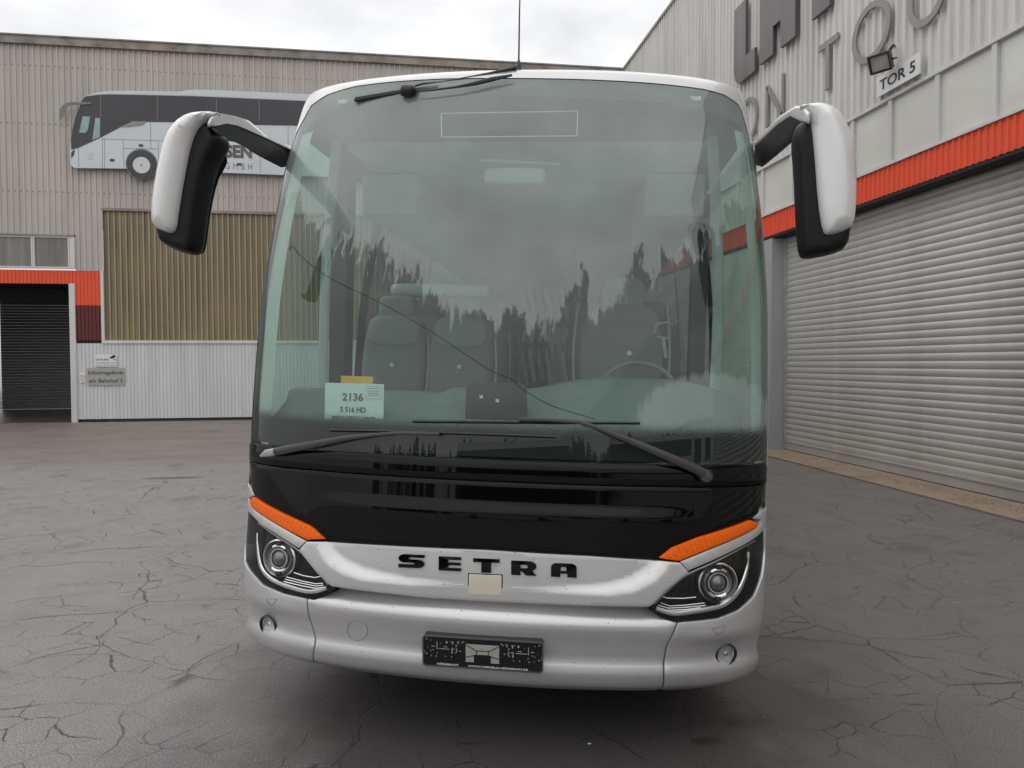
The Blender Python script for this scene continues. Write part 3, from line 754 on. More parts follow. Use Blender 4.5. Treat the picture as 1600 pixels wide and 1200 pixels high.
for i in range(230):
    u = U0+.06+i*.172
    if u > U1: break
    for zz, jj in ((glz+.17, 0), (glz+.17+2.2, 0), (glz+.17+4.2, 0)):
        RW.box(mb, u-.006, u+.006, zz-.006, zz+.006, 0, .008)
o = rp(mb.build('cladding_screws', 'rubber')); o['kind'] = 'stuff'
mb = MB()
for i in range(420):
    u = XL*0-17+.05+i*.165
    if u > 7: break
    for zz in (6.9, 8.9, 10.6): BW.box(mb, u-.012, u+.012, zz-.012, zz+.012, 0, .008)
o = hp(mb.build('cladding_screws', 'rubber')); o['kind'] = 'stuff'

# lettering on the right hall: plates standing off the sheet
def RP(L, top=None): return [RW.px(*q) for q in L]
zt = onplane(1158, 8, 0, 6.985)[2]
row1 = thing('wall_lettering', 'large dark grey raised capital letters high on the grey hall wall', 'lettering', (7.0, 13, 9))
r1i = Matrix.Translation((-7.0, -13, -9))
def r1(o): o.parent = row1; o.matrix_parent_inverse = r1i; return o
def U(x, y): return -onplane(x, y, 0, 6.985)[1]
def Z(x, y): return onplane(x, y, 0, 6.985)[2]
lu0, lu1, lu2 = U(1149.5, 60), U(1167.5, 60), U(1181.6, 90)
lb = Z(1170, 120); lm = Z(1176, 79)
r1(RW.poly('letter', chaikin([(lu0, zt), (lu0, zt)], 0)*0+[(lu0, zt), (lu0, lb+.35), (lu0+.06, lb+.14), (lu0+.17, lb+.02), (lu0+.3, lb), (lu2, lb), (lu2, lm), (lu1, lm), (lu1, zt)], .09, .15, 'letter'))
au0, au1 = U(1189, 90), U(1210, 85); bu0, bu1 = U(1222, 60), U(1245, 57)
ab = (Z(1189, 101)+Z(1210, 85.6))/2; bb = (Z(1222, 73.7)+Z(1245, 57.4))/2; cb = (Z(1211, 40)+Z(1221, 32.5))/2
r1(RW.poly('letter', [(au0, ab), (au1, ab), (au1, cb), (bu0, cb), (bu0, bb), (bu1, bb), (bu1, zt-.25), (bu1-.1, zt-.05), (bu1-.3, zt), (au0+.3, zt), (au0+.1, zt-.05), (au0, zt-.25)], .09, .15, 'letter'))
tu0, tu1 = U(1271, 30), U(1299, 10); tb = (Z(1271, 30)+Z(1299, 10))/2
r1(RW.poly('letter', [(tu0, tb), (tu1, tb), (tu1, zt-.42), (tu1+.42, zt-.42), (tu1+.42, zt), (tu0-.42, zt), (tu0-.42, zt-.42), (tu0, zt-.42)], .09, .15, 'letter'))
row2 = thing('wall_lettering_thin', 'thin grey stroke letters ON TOUR on the grey hall below the dark capitals', 'lettering', (7.0, 11, 7))
r2i = Matrix.Translation((-7.0, -11, -7))
def r2(o): o.parent = row2; o.matrix_parent_inverse = r2i; return o
zb2 = Z(1198, 203); zt2 = Z(1196, 134)
zTt, zTb = Z(1292, 62), Z(1291, 140)
H2 = zTt-zTb; zO = (zTt+zTb)/2
def letter2(strokes, w=.10):
    m = MB()
    for s_, cl in strokes: RW.stroke(m, s_, w, .07, .10, cl)
    r2(m.build('letter', 'thin_letter'))
ul, ur = U(1329.5, 60), U(1389.5, 40); rO = (ur-ul)/2-.05; oc = (ul+ur)/2
zc = (Z(1352, 100)+Z(1365, -1))/2; rz = (Z(1365, -1)-Z(1352, 100))/2-.05
circ = lambda cx, cz, rx, rz_, a0=0, a1=2*math.pi, n=36: [(cx+rx*math.cos(t), cz+rz_*math.sin(t)) for t in np.linspace(a0, a1, n, endpoint=False)]
letter2([(circ(oc, zc, rO, rz), True)])
ta, tb_ = U(1277, 73), U(1307.7, 50); tc_ = U(1291, 100)
letter2([([(ta, zTt-.05), (tb_, zTt-.05)], False), ([(tc_, zTt-.1), (tc_, zTb)], False)])
na, nb = U(1196.5, 170), U(1221, 150); zn1, zn0 = (Z(1196, 134)+Z(1221, 116))/2, (Z(1196, 203)+Z(1221, 178))/2
letter2([([(na, zn0), (na, zn1)], False), ([(nb, zn0), (nb, zn1)], False), ([(na+.02, zn1-.04), (nb-.02, zn0+.04)], False)], .085)
oe = U(1180, 185); letter2([(circ(oe-(zn1-zn0)*.45, (zn0+zn1)/2, (zn1-zn0)*.45, (zn1-zn0)*.52), True)], .085)
u0_, u1_ = U(1420, 20), U(1470, 10); zub = Z(1440, 42)+.05; rr_ = (u1_-u0_)/2
letter2([([(u0_, zub+H2)]+[(( u0_+u1_)/2-rr_*math.cos(t), zub+rr_-rr_*math.sin(t)) for t in np.linspace(0, math.pi, 18)]+[(u1_, zub+H2)], False)])
ru = u1_+.55
letter2([([(ru, zub), (ru, zub+H2), (ru+.5, zub+H2-.05), (ru+.6, zub+H2*.75), (ru+.45, zub+H2*.55), (ru, zub+H2*.5)], False), ([(ru+.3, zub+H2*.5), (ru+.65, zub)], False)])
# gate number sign and floodlight
sa, sb = U(1370, 130), U(1438, 100); za = (Z(1370, 150)+Z(1438, 118))/2; zbb = (Z(1370, 120)+Z(1438, 83))/2
tor = board('gate_number_sign', 'white rectangular sign reading TOR 5 on the grey hall wall', 'sign', RW, sa, sb, za, zbb, 'sign_white', .10, .02)
RW.text('lettering', 'TOR 5', sa+.08, za+.07, (sb-sa)-.17, (zbb-za)-.14, .1225, .003, 'print_black', tor, bold=.012)
m = MB(); RW.box(m, sa+.1, sa+.14, za+.05, zbb-.05, .0, .098); RW.box(m, sb-.14, sb-.1, za+.05, zbb-.05, .0, .098); m.build('sign_bracket', 'steel', tor)
fl = thing('floodlight', 'black square floodlight with glass front above the TOR 5 sign', 'floodlight', tuple(onplane(1377, 97, 0, 6.78)))
fl.rotation_euler = (rad(30), 0, rad(-58))
m = MB(); m.box(-.14, .14, -.05, .05, -.12, .12); 
for k in range(6): m.box(-.12+k*.045, -.105+k*.045, .052, .085, -.1, .1)
m.build('housing', 'black_plastic', fl)
m = MB(); m.box(-.15, .15, -.075, -.052, .105, .13); m.box(-.15, .15, -.075, -.052, -.13, -.105); m.box(-.15, -.125, -.075, -.052, -.105, .105); m.box(.125, .15, -.075, -.052, -.105, .105); m.build('front_frame', 'black_plastic', fl)
m = MB(); m.box(-.12, .12, -.06, -.054, -.1, .1); m.build('lamp_glass', 'lampface', fl)
m = MB(); m.sweep([(-.16, 0, 0), (-.17, .1, -.02), (0, .17, -.02), (.17, .1, -.02), (.16, 0, 0)], .014, 6); m.sweep([(0, .17, -.02), (.05, .26, .10), (.06, .38, .12)], .022, 6); m.build('bracket', 'black_plastic', fl)

# ------------------------------------------------------------------ the coach
BETA = rad(6.24); BROLL = rad(1.80); BD = 3.144; BX = -.1466
h = PSI + BETA
p0 = CO + np.array([math.sin(PSI), math.cos(PSI), 0])*BD + np.array([math.cos(PSI), -math.sin(PSI), 0])*BX
BUSM = Matrix.Translation((p0[0], p0[1], 0)) @ Matrix.Rotation(-h, 4, 'Z') @ Matrix.Rotation(BROLL, 4, 'Y')
BUSI = BUSM.inverted()
coach = thing('coach', 'silver touring coach facing the camera with black front and large drooping mirrors', 'coach')
coach.matrix_world = BUSM
_bi = np.array(BUSI); _bm = np.array(BUSM)
def l_ray(px, py):
    d = ray(px, py); return (_bi[:3, :3] @ CO + _bi[:3, 3]), _bi[:3, :3] @ d
def l_proj(p): return proj(_bm[:3, :3] @ np.array(p) + _bm[:3, 3])
def l_plane(px, py, ax, val):
    o, d = l_ray(px, py); return o + d*((val-o[ax])/d[ax])
# plan curve of the nose (superellipse) tabulated by arc length
_n = 2.04; NS = .339; _th = np.linspace(0, math.pi/2, 800)
_xn = np.sin(_th)**(2/_n); _yn = 1-np.clip(np.cos(_th), 0, 1)**(2/_n)
_s = np.concatenate([[0], np.cumsum(np.hypot(np.diff(_xn*1.275), np.diff(_yn*NS)))]); LA = _s[-1]
TAB = np.array([  # v, z, half width, nose setback
 (.10, .12, 1.195, .16), (.22, .22, 1.222, .10), (.32, .32, 1.243, .045), (.42, .42, 1.258, .015), (.60, .60, 1.268, 0), (.75, .75, 1.271, .005), (.95, .95, 1.274, .03),
 (1.2, 1.2, 1.283, .06), (1.5, 1.5, 1.286, .088), (2.0, 2.0, 1.283, .153), (2.5, 2.5, 1.255, .253), (3.0, 3.0, 1.207, .404), (3.2, 3.2, 1.176, .494),
 (3.25, 3.232, 1.15, .55), (3.3, 3.258, 1.12, .62), (3.4, 3.295, 1.04, .78), (3.5, 3.325, .93, .98), (3.6, 3.345, .80, 1.2), (3.8, 3.372, .5, 1.7), (4.0, 3.378, .02, 2.3)])
def _pchip(x, y, q):
    h_ = np.diff(x); d = np.diff(y)/h_; m = np.zeros_like(y)
    for i in range(1, len(x)-1):
        if d[i-1]*d[i] > 0:
            w1 = 2*h_[i]+h_[i-1]; w2 = h_[i]+2*h_[i-1]; m[i] = (w1+w2)/(w1/d[i-1]+w2/d[i])
    m[0] = d[0]; m[-1] = d[-1]
    i = np.clip(np.searchsorted(x, q)-1, 0, len(x)-2); t = (q-x[i])/h_[i]
    return ((1+2*t)*(1-t)**2)*y[i]+(t*(1-t)**2)*h_[i]*m[i]+(t*t*(3-2*t))*y[i+1]+(t*t*(t-1))*h_[i]*m[i+1]
def surf0(a, v):
    a = np.asarray(a, float); v = np.asarray(v, float)
    z = _pchip(TAB[:, 0], TAB[:, 1], v); W = _pchip(TAB[:, 0], TAB[:, 2], v); Y0 = _pchip(TAB[:, 0], TAB[:, 3], v)
    s = np.minimum(np.abs(a), LA); ex = np.abs(a)-s
    return np.stack([np.sign(a)*W*np.interp(s, _s, _xn), Y0+NS*np.interp(s, _s, _yn)+ex, z], -1)
def surf(a, v, off=0.0):
    a = np.asarray(a, float); v = np.asarray(v, float); e = .004
    da = surf0(a+e, v)-surf0(a-e, v); dv = surf0(a, np.minimum(v+e, 3.999))-surf0(a, np.minimum(v, 3.995)-e)
    nn = np.cross(da, dv); nn /= np.linalg.norm(nn, axis=-1)[..., None]+1e-12
    off = np.asarray(off, float)
    return surf0(a, v)+nn*(off[..., None] if off.ndim else off)
_ga = np.linspace(-LA-.3, LA+.3, 260); _gv = np.linspace(.11, 3.9, 300)
_AA, _VV = np.meshgrid(_ga, _gv); _G = surf0(_AA, _VV); _nc = len(_ga)
_verts = [Vector(p) for p in _G.reshape(-1, 3)]
_faces = [(r*_nc+c, r*_nc+c+1, (r+1)*_nc+c+1, (r+1)*_nc+c) for r in range(len(_gv)-1) for c in range(_nc-1)]
BVH = BVHTree.FromPolygons(_verts, _faces)
def az(px, py):
    """pixel of the photograph -> (a, v) on the coach's nose"""
    for k in range(60):
        o, d = l_ray(px, py); hit = BVH.ray_cast(Vector(o), Vector(d))
        if hit[0] is not None: break
        px += (793-px)*.004
    r, c = divmod(hit[2], _nc-1); p = np.array(hit[0])
    a, v = _ga[c]+.5*(_ga[1]-_ga[0]), _gv[r]+.5*(_gv[1]-_gv[0])
    for _ in range(4):
        s0 = surf0(a, v); e = 1e-3
        J = np.stack([(surf0(a+e, v)-s0)/e, (surf0(a, v+e)-s0)/e], 1); dl = np.linalg.lstsq(J, p-s0, rcond=None)[0]
        a += float(np.clip(dl[0], -.03, .03)); v += float(np.clip(dl[1], -.03, .03))
    return np.array((a, v))
def edge_v(a, py):
    """height on the line a=const that shows at image row py"""
    vs = np.linspace(.15, 3.6, 400); ys = np.array([l_proj(p)[1] for p in surf0(np.full(400, a), vs)])
    return np.array((a, float(np.interp(-py, -ys, vs))))
def A(L):
    out = []
    for q in L:
        out.append(edge_v(q[1], q[2]) if q[0] == 'a' else az(*q))
    return out
def spos(px, py, off=0): a = az(px, py); return surf(a[0], a[1], off)
def shell(name, poly, mat, off=0.0, thick=.012, edge=.006, step=.03, disp=None, parent=coach, rnd=0, inset=0, angle=40, **k):
    if rnd: poly = chaikin(poly, rnd)
    def front(V, D):
        d = off - edge*.7*(1-np.sqrt(np.clip(1-(1-np.clip(D/edge, 0, 1))**2, 0, 1))) if edge else np.full(len(V), off)
        if disp is not None: d = d+disp(V[:, 0], V[:, 1])
        return surf(V[:, 0], V[:, 1], d)
    def back(V, D):
        d = np.full(len(V), off-thick)
        if disp is not None: d = d+disp(V[:, 0], V[:, 1])
        return surf(V[:, 0], V[:, 1], d)
    return solid2d(name, poly, front, back, mat, parent, step, (edge*.25, edge) if edge else (), True, True, False, angle)
sstep = lambda x, a, b: (lambda t: t*t*(3-2*t))(np.clip((x-a)/(b-a), 0, 1))

# black gap shell behind the nose panels
mb = MB(); aa = np.linspace(-LA-.1, LA+.1, 90); vv = np.linspace(.29, 1.33, 30); AAm, VVm = np.meshgrid(aa, vv); Q = surf(AAm, VVm, -.085)
n = len(aa); mb.add(Q.reshape(-1, 3), [(r*n+c, r*n+c+1, (r+1)*n+c+1, (r+1)*n+c) for r in range(len(vv)-1) for c in range(n-1)])
mb.build('nose_carrier', 'under', coach, True)
# underside
mb = MB(); mb.box(-1.17, 1.17, .30, 11.5, .30, .42); mb.box(-1.0, 1.0, .55, 11.4, .20, .30); mb.build('underbody', 'under', coach)  # lower box is unseen, added to deepen the shadow under the coach
# --- bumper
SH = float(az(757, 943)[1])
def bumper_disp(a, v):
    cen = 1-sstep(np.abs(a), .74, .90)
    shelf = -.075*sstep(v, SH-.075, SH+.005)*cen
    face = .012*sstep(v, .50, .62)*1.0 - .006
    ledge = .026*(1-sstep(v, .395, .45))*(1-.35*sstep(np.abs(a), 1.0, 1.3))
    under = -.03*(1-sstep(v, .28, .345))
    brow = 0
    for s in (-1, 1):
        fa = np.hypot((a-s*1.115)/.13, (v-.455)/.085); brow = brow - .018*np.exp(-fa**2*1.2)
        brow = brow + .012*np.exp(-((a-s*1.04)/.2)**2-((v-(.56))/.035)**2)
    return shelf+face+ledge+under+brow
VB = .285
print('VB', [az(*q).round(3) for q in ((660,1062),(1034,1083),(780,1074),(493,1041),(409,1019),(1117,1074))])
def seam_pts(L): return [az(*q) for q in L]
Lseam = seam_pts([(481, 936), (483.5, 969), (494.5, 1006), (493, 1030)]); Rseam = seam_pts([(1057.5, 973), (1042.5, 1010), (1035.5, 1047), (1034.5, 1070)])
Lb = np.array((Lseam[-1][0], VB)); Rb = np.array((Rseam[-1][0], VB))
g_ = .0034
hl_L = A([('a', -1.320, 798), (397, 809), (408.5, 821), (427.5, 833), (468.6, 859), (491, 883.5), (516, 913.5), (523, 917.5), (516, 926), (491, 936), (481, 935.7), (443, 926), (411.7, 912), (397.4, 896), ('a', -1.300, 875), ('a', -1.340, 850)])
hl_R = A([('a', 1.320, 827), (1181, 841), (1121, 873.6), (1073, 895), (1041.7, 920), (1019.5, 944), (1015, 952), (1034, 964.7), (1054, 971.8), (1121, 964.7), (1152.5, 952), (1176, 930), ('a', 1.300, 895), ('a', 1.340, 860)])
cb_ = bumper_disp
topL = A([(521, 917), (600, 928), (667, 937), (735, 941.5)]); topR = A([(780, 944), (892, 948), (967, 948), (1013, 948)])
bump_c = [np.array((Lseam[0][0]+g_, Lseam[0][1]))] + [p+np.array((g_, 0)) for p in Lseam[1:]] + [Lb+np.array((g_, 0)), Rb-np.array((g_, 0))] + [p-np.array((g_, 0)) for p in Rseam[::-1]] + \
         A([(1034, 966.5), (1014, 953)]) + [p+np.array((0, .012)) for p in topR[::-1]] + [p+np.array((0, .012)) for p in topL[::-1]] + A([(523.5, 919), (516, 927.5), (491, 937.5)])
shell('bumper', bump_c, 'silver', disp=bumper_disp, step=.022, edge=.005, thick=.05)
AE = LA+.25
bl = [np.array((-AE, .42)), np.array((-AE, VB+.03))] + [np.array((-1.2, VB))] + [Lb-np.array((g_, 0))] + [p-np.array((g_, 0)) for p in Lseam[::-1]] + \
     A([(443, 927.5), (411, 913.5), (396.4, 897.5), ('a', -1.310, 877), ('a', -1.355, 850), ('a', -1.340, 792)]) + [np.array((-AE, 1.0))]
shell('bumper_corner', bl, 'silver', disp=bumper_disp, step=.022, edge=.005, thick=.05)
br = [np.array((AE, .42)), np.array((AE, VB+.03))] + [np.array((1.2, VB))] + [Rb+np.array((g_, 0))] + [p+np.array((g_, 0)) for p in Rseam[::-1]] + \
     A([(1121, 966.5), (1153.5, 953.5), (1177.5, 931), ('a', 1.310, 897), ('a', 1.355, 860), ('a', 1.340, 820)]) + [np.array((AE, 1.0))]
shell('bumper_corner', br, 'silver', disp=bumper_disp, step=.022, edge=.005, thick=.05)
# --- grille panel with the recessed nameplate field
gp = A([(510, 846.5), (600, 852), (757, 859), (920, 868.5), (1024, 875.5), (1061, 878.5), (1074, 893.5), (1040, 920), (1017, 944), (1011, 946.5), (967, 946.5), (892, 946.5), (780, 942.5), (735, 940), (667, 935.5), (585, 924.5), (521, 914.5), (499, 894), (471, 859), (483, 846)])
inner = np.array(A([(513, 847), (524, 865), (540, 877), (570, 891), (641, 907), (724, 915), (800, 919), (880, 919.5), (948, 915), (985, 905), (1012, 888), (1024, 875)]) + [np.array((.75, 1.3)), np.array((-.75, 1.3))])
def grille_disp(a, v):
    P_ = np.stack([a, v], 1) if np.ndim(a) else np.array([[a, v]])
    d = seg_dist(P_, inner); ins = inside(P_, inner); sd_ = np.where(ins, -d, d)
    out = -.034*(1-sstep(np.abs(P_[:, 0]-.02), .1, .78)); w = .006+.045*sstep(np.abs(P_[:, 0]), .15, .8)
    t = np.clip(sd_/w, 0, 1); r = -.036*(1-t)+out*t
    r = r*1.0 + .0
    return r if np.ndim(a) else float(r[0])
shell('grille_panel', gp, 'silver', off=.022, disp=grille_disp, step=.014, edge=.005, thick=.05, angle=60)
for L_ in (((641, 909), (690, 913), (724, 915.5)), ((798, 919.5), (840, 921), (880, 920.5), (920, 918.5))):
    m = MB(); m.sweep([surf(*az(*q), .022-.034) for q in L_], .0018, 6); m.build('panel_crease', 'silver', coach, True)
# --- silver brows beside the indicators
ind_L = A([(391.5, 780), (398, 776.5), (427, 794), (483, 820.5), (491, 826), (508.5, 842), (481, 843), (448, 826.5), (411.7, 804), (392.5, 789)])
ind_R = A([(1029, 871), (1050, 855.5), (1089, 840), (1171.5, 812.5), (1182.6, 817), (1183, 820.6), (1176, 826), (1105, 858), (1060.7, 876), (1042, 874)])
br_L = A([(479, 845.5), (448, 828), (411, 805.5), (391.5, 789.5), ('a', -1.300, 778), (398, 774), ('a', -1.280, 762)]) + [np.array((-AE, 1.16)), np.array((-AE, 1.02))] + A([('a', -1.330, 794), (397, 807.5), (409, 819.5), (428, 831.5), (467.5, 856.5)])
shell('headlight_brow', br_L, 'silver', off=.004, step=.02, edge=.004, thick=.04)
br_R = A([(1062.5, 877.5), (1105, 860), (1176, 828), (1185, 821), ('a', 1.280, 812), (1176, 810), ('a', 1.280, 797)]) + [np.array((AE, 1.12)), np.array((AE, .98))] + A([('a', 1.330, 824), (1181, 839), (1121, 871.8), (1075, 891.5)])
shell('headlight_brow', br_R, 'silver', off=.004, step=.02, edge=.004, thick=.04)
shell('indicator', ind_L, 'amber', off=.008, step=.02, edge=.006, thick=.04)
shell('indicator', ind_R, 'amber', off=.008, step=.02, edge=.006, thick=.04)
# --- gloss black panels
V1 = float(az(800, 719)[1]); V2 = float(az(800, 753)[1]); V3 = float(az(800, 796)[1])
AW = LA-.06
lowB = A([('a', -1.260, 770), (398, 774.5), (427, 792.5), (483, 818.5), (492, 825), (510, 843), (600, 850), (757, 857), (920, 866.5), (1027, 873), (1049, 854), (1089, 838.5), (1171.5, 810.5), (1178, 808), ('a', 1.260, 803)])
def ridge(a, v):
    fade = 1-sstep(np.abs(a-.03), .55, .95)
    return fade*(.016*sstep(v, V3+.012, V3-.004)*0 + .007*(1-sstep(v, V3-.002, V3+.007)) - .006*(1-sstep(v, .93, V3-.02)))
shell('lower_front_panel', [np.array((-AW, V2-.002))]+lowB+[np.array((AW, V2-.002))], 'gloss_black', off=.0, disp=ridge, step=.02, edge=.006, thick=.04, angle=60)
def rid1(a, v): return .004*(1-sstep(v, V1-.014, V1-.002))
shell('upper_front_panel', [(-AW, V1-.001), (-AW, V2+.003), (AW, V2+.003), (AW, V1-.001)], 'gloss_black', off=.002, disp=rid1, step=.02, edge=.003, thick=.04, angle=60)
# --- windscreen
top_px = [(478, 182), (485, 167.5), (511, 149.5), (555, 136), (613, 129), (701, 124), (780, 123.5), (850, 124), (926, 126), (1013, 131), (1101, 141), (1130, 149), (1156, 167)]
wtop = A(top_px)
def sc(a): return a
wl_, wr_ = wtop[0], wtop[-1]
ws = [np.array((-AW, V1+.001)), np.array((AW, V1+.001)), np.array((AW, 2.6)), np.array((AW-.03, 2.95))] + [p for p in wtop[::-1]] + [np.array((-AW+.03, 2.95)), np.array((-AW, 2.6))]
print('wtop', [tuple(np.round(p, 3)) for p in wtop], 'V', V1, V2, V3, 'LA', LA)
shell('windscreen', ws, 'windscreen', off=0, step=.03, edge=0, thick=.006)
shell('frit_band', [(-AW+.01, V1+.01), (AW-.01, V1+.01), (AW-.01, 1.56), (-AW+.01, 1.56)], 'frit', off=-.012, step=.03, edge=0, thick=.002)
tb2 = [p-np.array((0, .004)) for p in wtop]; dl = [np.array((p[0]*.995, p[1]-(.085 if abs(p[0]) < .95 else .10))) for p in wtop]
shell('sunshade_band', tb2+[q for q in dl[::-1]], 'frit_solid', off=-.012, step=.03, edge=0, thick=.002)
for s in (-1, 1):      # pale inner trim behind the curved corner of the glass
    a_in = abs(az(*((427, 500) if s < 0 else (1181, 470)))[0]); aa = s*np.linspace(a_in, AW-.004, 8)[::s]
    AAm, VVm = np.meshgrid(aa, np.linspace(1.40, 2.96, 30)); Q = surf(AAm, VVm, -.03); m = MB()
    m.add(Q.reshape(-1, 3), [(r*8+c, r*8+c+1, (r+1)*8+c+1, (r+1)*8+c) for r in range(29) for c in range(7)]); m.build('pillar_lining', 'lining', coach, True)
# --- roof and sides
def grid_part(name, aa, vv, mat, off=0):
    AAm, VVm = np.meshgrid(aa, vv); Q = surf(AAm, VVm, off); n = len(aa); m = MB()
    m.add(Q.reshape(-1, 3), [(r*n+c, r*n+c+1, (r+1)*n+c+1, (r+1)*n+c) for r in range(len(vv)-1) for c in range(n-1)])
    return m.build(name, mat, coach, True, 50)
rt = [p+np.array((0, .004)) for p in wtop]
af = np.linspace(-LA, LA, 121); rx_ = [-AW, -AW+.03]+[p[0] for p in rt]+[AW-.03, AW]; rz_ = [2.72, 2.953]+[p[1] for p in rt]+[2.953, 2.72]
base = np.interp(af, rx_, rz_)
tcol = np.linspace(0, 1, 26); AAm = np.repeat(af[None], 26, 0); VVm = base[None]+(3.99-base[None])*tcol[:, None]**1.3
# behind the nose the roof runs straight back
Q = surf(AAm, VVm, .003); n = len(af); m = MB()
m.add(Q.reshape(-1, 3), [(r*n+c, r*n+c+1, (r+1)*n+c+1, (r+1)*n+c) for r in range(25) for c in range(n-1)])
m.build('roof_cap', 'silver', coach, True, 60)
EN = 11.2
for s in (-1, 1):
    aa = s*np.array([LA-.0, LA+1, LA+4, LA+7, LA+EN]); 
    if s < 0: aa = aa[::-1]
    grid_part('roof_side', aa, np.linspace(2.98, 3.99, 26), 'silver', .003)
    grid_part('side_panel', s*np.array([LA+.25, LA+5, LA+EN])[::s], np.linspace(.36, 1.38, 14), 'silver')
    # pillar behind the windscreen edge
    grid_part('corner_pillar', s*np.linspace(AW+.004, LA+.10, 6)[::s], np.linspace(1.02, 3.02, 30), 'silver', 0)
    grid_part('side_window', s*np.array([LA+.10, LA+1.55])[::s], np.linspace(1.38, 2.98, 14), 'side_glass')
    grid_part('window_pillar', s*np.array([LA+1.55, LA+1.75])[::s], np.linspace(1.38, 2.98, 14), 'gloss_black')
    for k in range(5): 
        grid_part('side_window', s*np.array([LA+1.75+k*1.85, LA+3.5+k*1.85])[::s], np.linspace(1.7, 2.98, 12), 'tint_glass')
        grid_part('window_pillar', s*np.array([LA+3.5+k*1.85, LA+3.6+k*1.85])[::s], np.linspace(1.7, 2.98, 12), 'gloss_black')
    grid_part('waist_panel', s*np.array([LA+1.75, LA+EN])[::s], np.linspace(1.38, 1.7, 5), 'silver')
m = MB(); m.box(-1.2, 1.2, .45+EN, .55+EN, .4, 3.4); m.build('rear_wall', 'silver', coach)
m = MB()
m.box(-.6, .6, 2.2, 11, 3.35, 3.374); m.build('roof_middle', 'silver', coach)
# wheels
for s in (-1, 1):
    for yy in (2.7, 8.6):
        m = MB(); m.lathe([(.0, 0), (.26, 0), (.29, .02), (.48, .02), (.51, .06), (.51, .24), (.48, .28), (.0, .28)], (s*.93, yy, .51), (s, 0, 0), 32); w = m.build('wheel', 'rubber', coach, True)
        m = MB(); m.lathe([(0, .25), (.24, .26), (.28, .285), (.29, .27)], (s*.93, yy, .51), (s, 0, 0), 24); m.build('rim', 'steel', w, True)

# --- lamps
def headlight(outl, cx, cy, s, drl, fins, trim, rr=.092):
    bowl = shell('headlight', outl, 'gloss_black', off=-.075, step=.03, edge=0, thick=.01)
    # side walls of the recess
    V_, F_, B_, D_ = tri2d(outl, .02, (), False)
    f3 = surf(V_[:, 0], V_[:, 1], -.002); b3 = surf(V_[:, 0], V_[:, 1], -.085); nn = len(V_)
    mesh_obj('lamp_rim', list(f3)+list(b3), [(a, b, b+nn, a+nn) for a, b in B_], 'black_plastic', bowl)
    c = az(cx, cy); pc = surf(c[0], c[1], -.045); ax = np.array((s*.22, -1, .03))
    m = MB(); m.lathe([(rr, -.01), (rr, .02), (rr*.93, .026), (rr*.86, .01), (rr*.80, -.01)], pc, ax, 40); m.build('outer_ring', 'chrome', bowl, True)
    m = MB(); m.lathe([(rr*.78, .0), (rr*.72, .018), (rr*.58, .012), (rr*.52, -.01)], pc, ax, 40); m.build('reflector', 'dark_chrome', bowl, True)
    m = MB(); m.lathe([(rr*.54, .0), (rr*.52, .024), (rr*.46, .024), (rr*.44, .0)], pc, ax, 40); m.build('lens_ring', 'chrome', bowl, True)
    m = MB(); m.lathe([(rr*.44, .008), (rr*.38, .022), (rr*.26, .034), (rr*.12, .04), (.0005, .042)], pc, ax, 32); m.build('projector_lens', 'mirror_glass' if 0 else 'dark_chrome', bowl, True)
    m = MB()
    e1 = np.cross(ax/np.linalg.norm(ax), (0, 0, 1.0)); up = np.array((0, 0, 1.0)); axn = ax/np.linalg.norm(ax)
    for sg in (1, -1):
        b = pc+up*sg*rr*.78+axn*.024
        m.sweep([b-e1*.012, b+e1*.012], .010, 6)
    m.build('ring_notch', 'under', bowl)
    for sg, w in ((1, .5), (-1, .55)):
        m = MB(); pts = [pc+axn*.02+rr*.66*(e1*math.cos(t)+up*math.sin(t)) for t in np.linspace(sg*math.pi*.5-w*1.2, sg*math.pi*.5+w*1.2, 10)]
        m.sweep(pts, .008, 6); m.build('reflector_rib', 'chrome', bowl, True)
    m = MB(); m.sweep([spos(*q, -.022) for q in catmull(drl, 5)], .0075, 8, 1.5); m.build('light_guide', 'chrome', bowl, True)
    for f in fins:
        m = MB(); m.sweep([spos(*q, -.02) for q in f], .0028, 6); m.build('fin', 'chrome', bowl, True)
    m = MB(); m.sweep([spos(*q, -.008) for q in catmull(trim, 4)], .0055, 6); m.build('trim_strip', 'dark_chrome', bowl, True)
    shell('lamp_cover', outl, 'lens_glass', off=.002, step=.03, edge=0, thick=.002, parent=bowl)
    return bowl
headlight(hl_L, 429.5, 873, -1, [(396.5, 833), (396.6, 855), (400.6, 883.5), (411.7, 901), (432, 913.6), (468.6, 925), (491, 925.5), (507, 920)],
          [[(443, 903), (470, 910), (490, 914), (501, 913)], [(441, 906.5), (470, 913.5), (490, 917.5), (502, 916)], [(439, 910), (470, 917.5), (490, 921), (503, 919)], [(455, 896), (470, 901), (488, 904), (499, 902)]],
          [(402, 817), (428, 836), (466, 861), (487, 884), (512, 914)])
headlight(hl_R, 1127.5, 912, 1, [(1174.5, 863), (1173, 888.7), (1162, 920), (1144.6, 941), (1121, 952), (1073, 960), (1049.6, 960.7), (1027, 952.8)],
          [[(1034, 944), (1048, 949), (1075, 947.5), (1104, 944)], [(1030, 947.5), (1046, 952.5), (1075, 951), (1106, 948)], [(1029, 951), (1045, 956), (1075, 954.5), (1098, 951.5)], [(1037, 934), (1044, 936.5), (1070, 937), (1090, 935)]],
          [(1181, 845), (1121, 877), (1075, 898), (1045, 922), (1023, 944)])
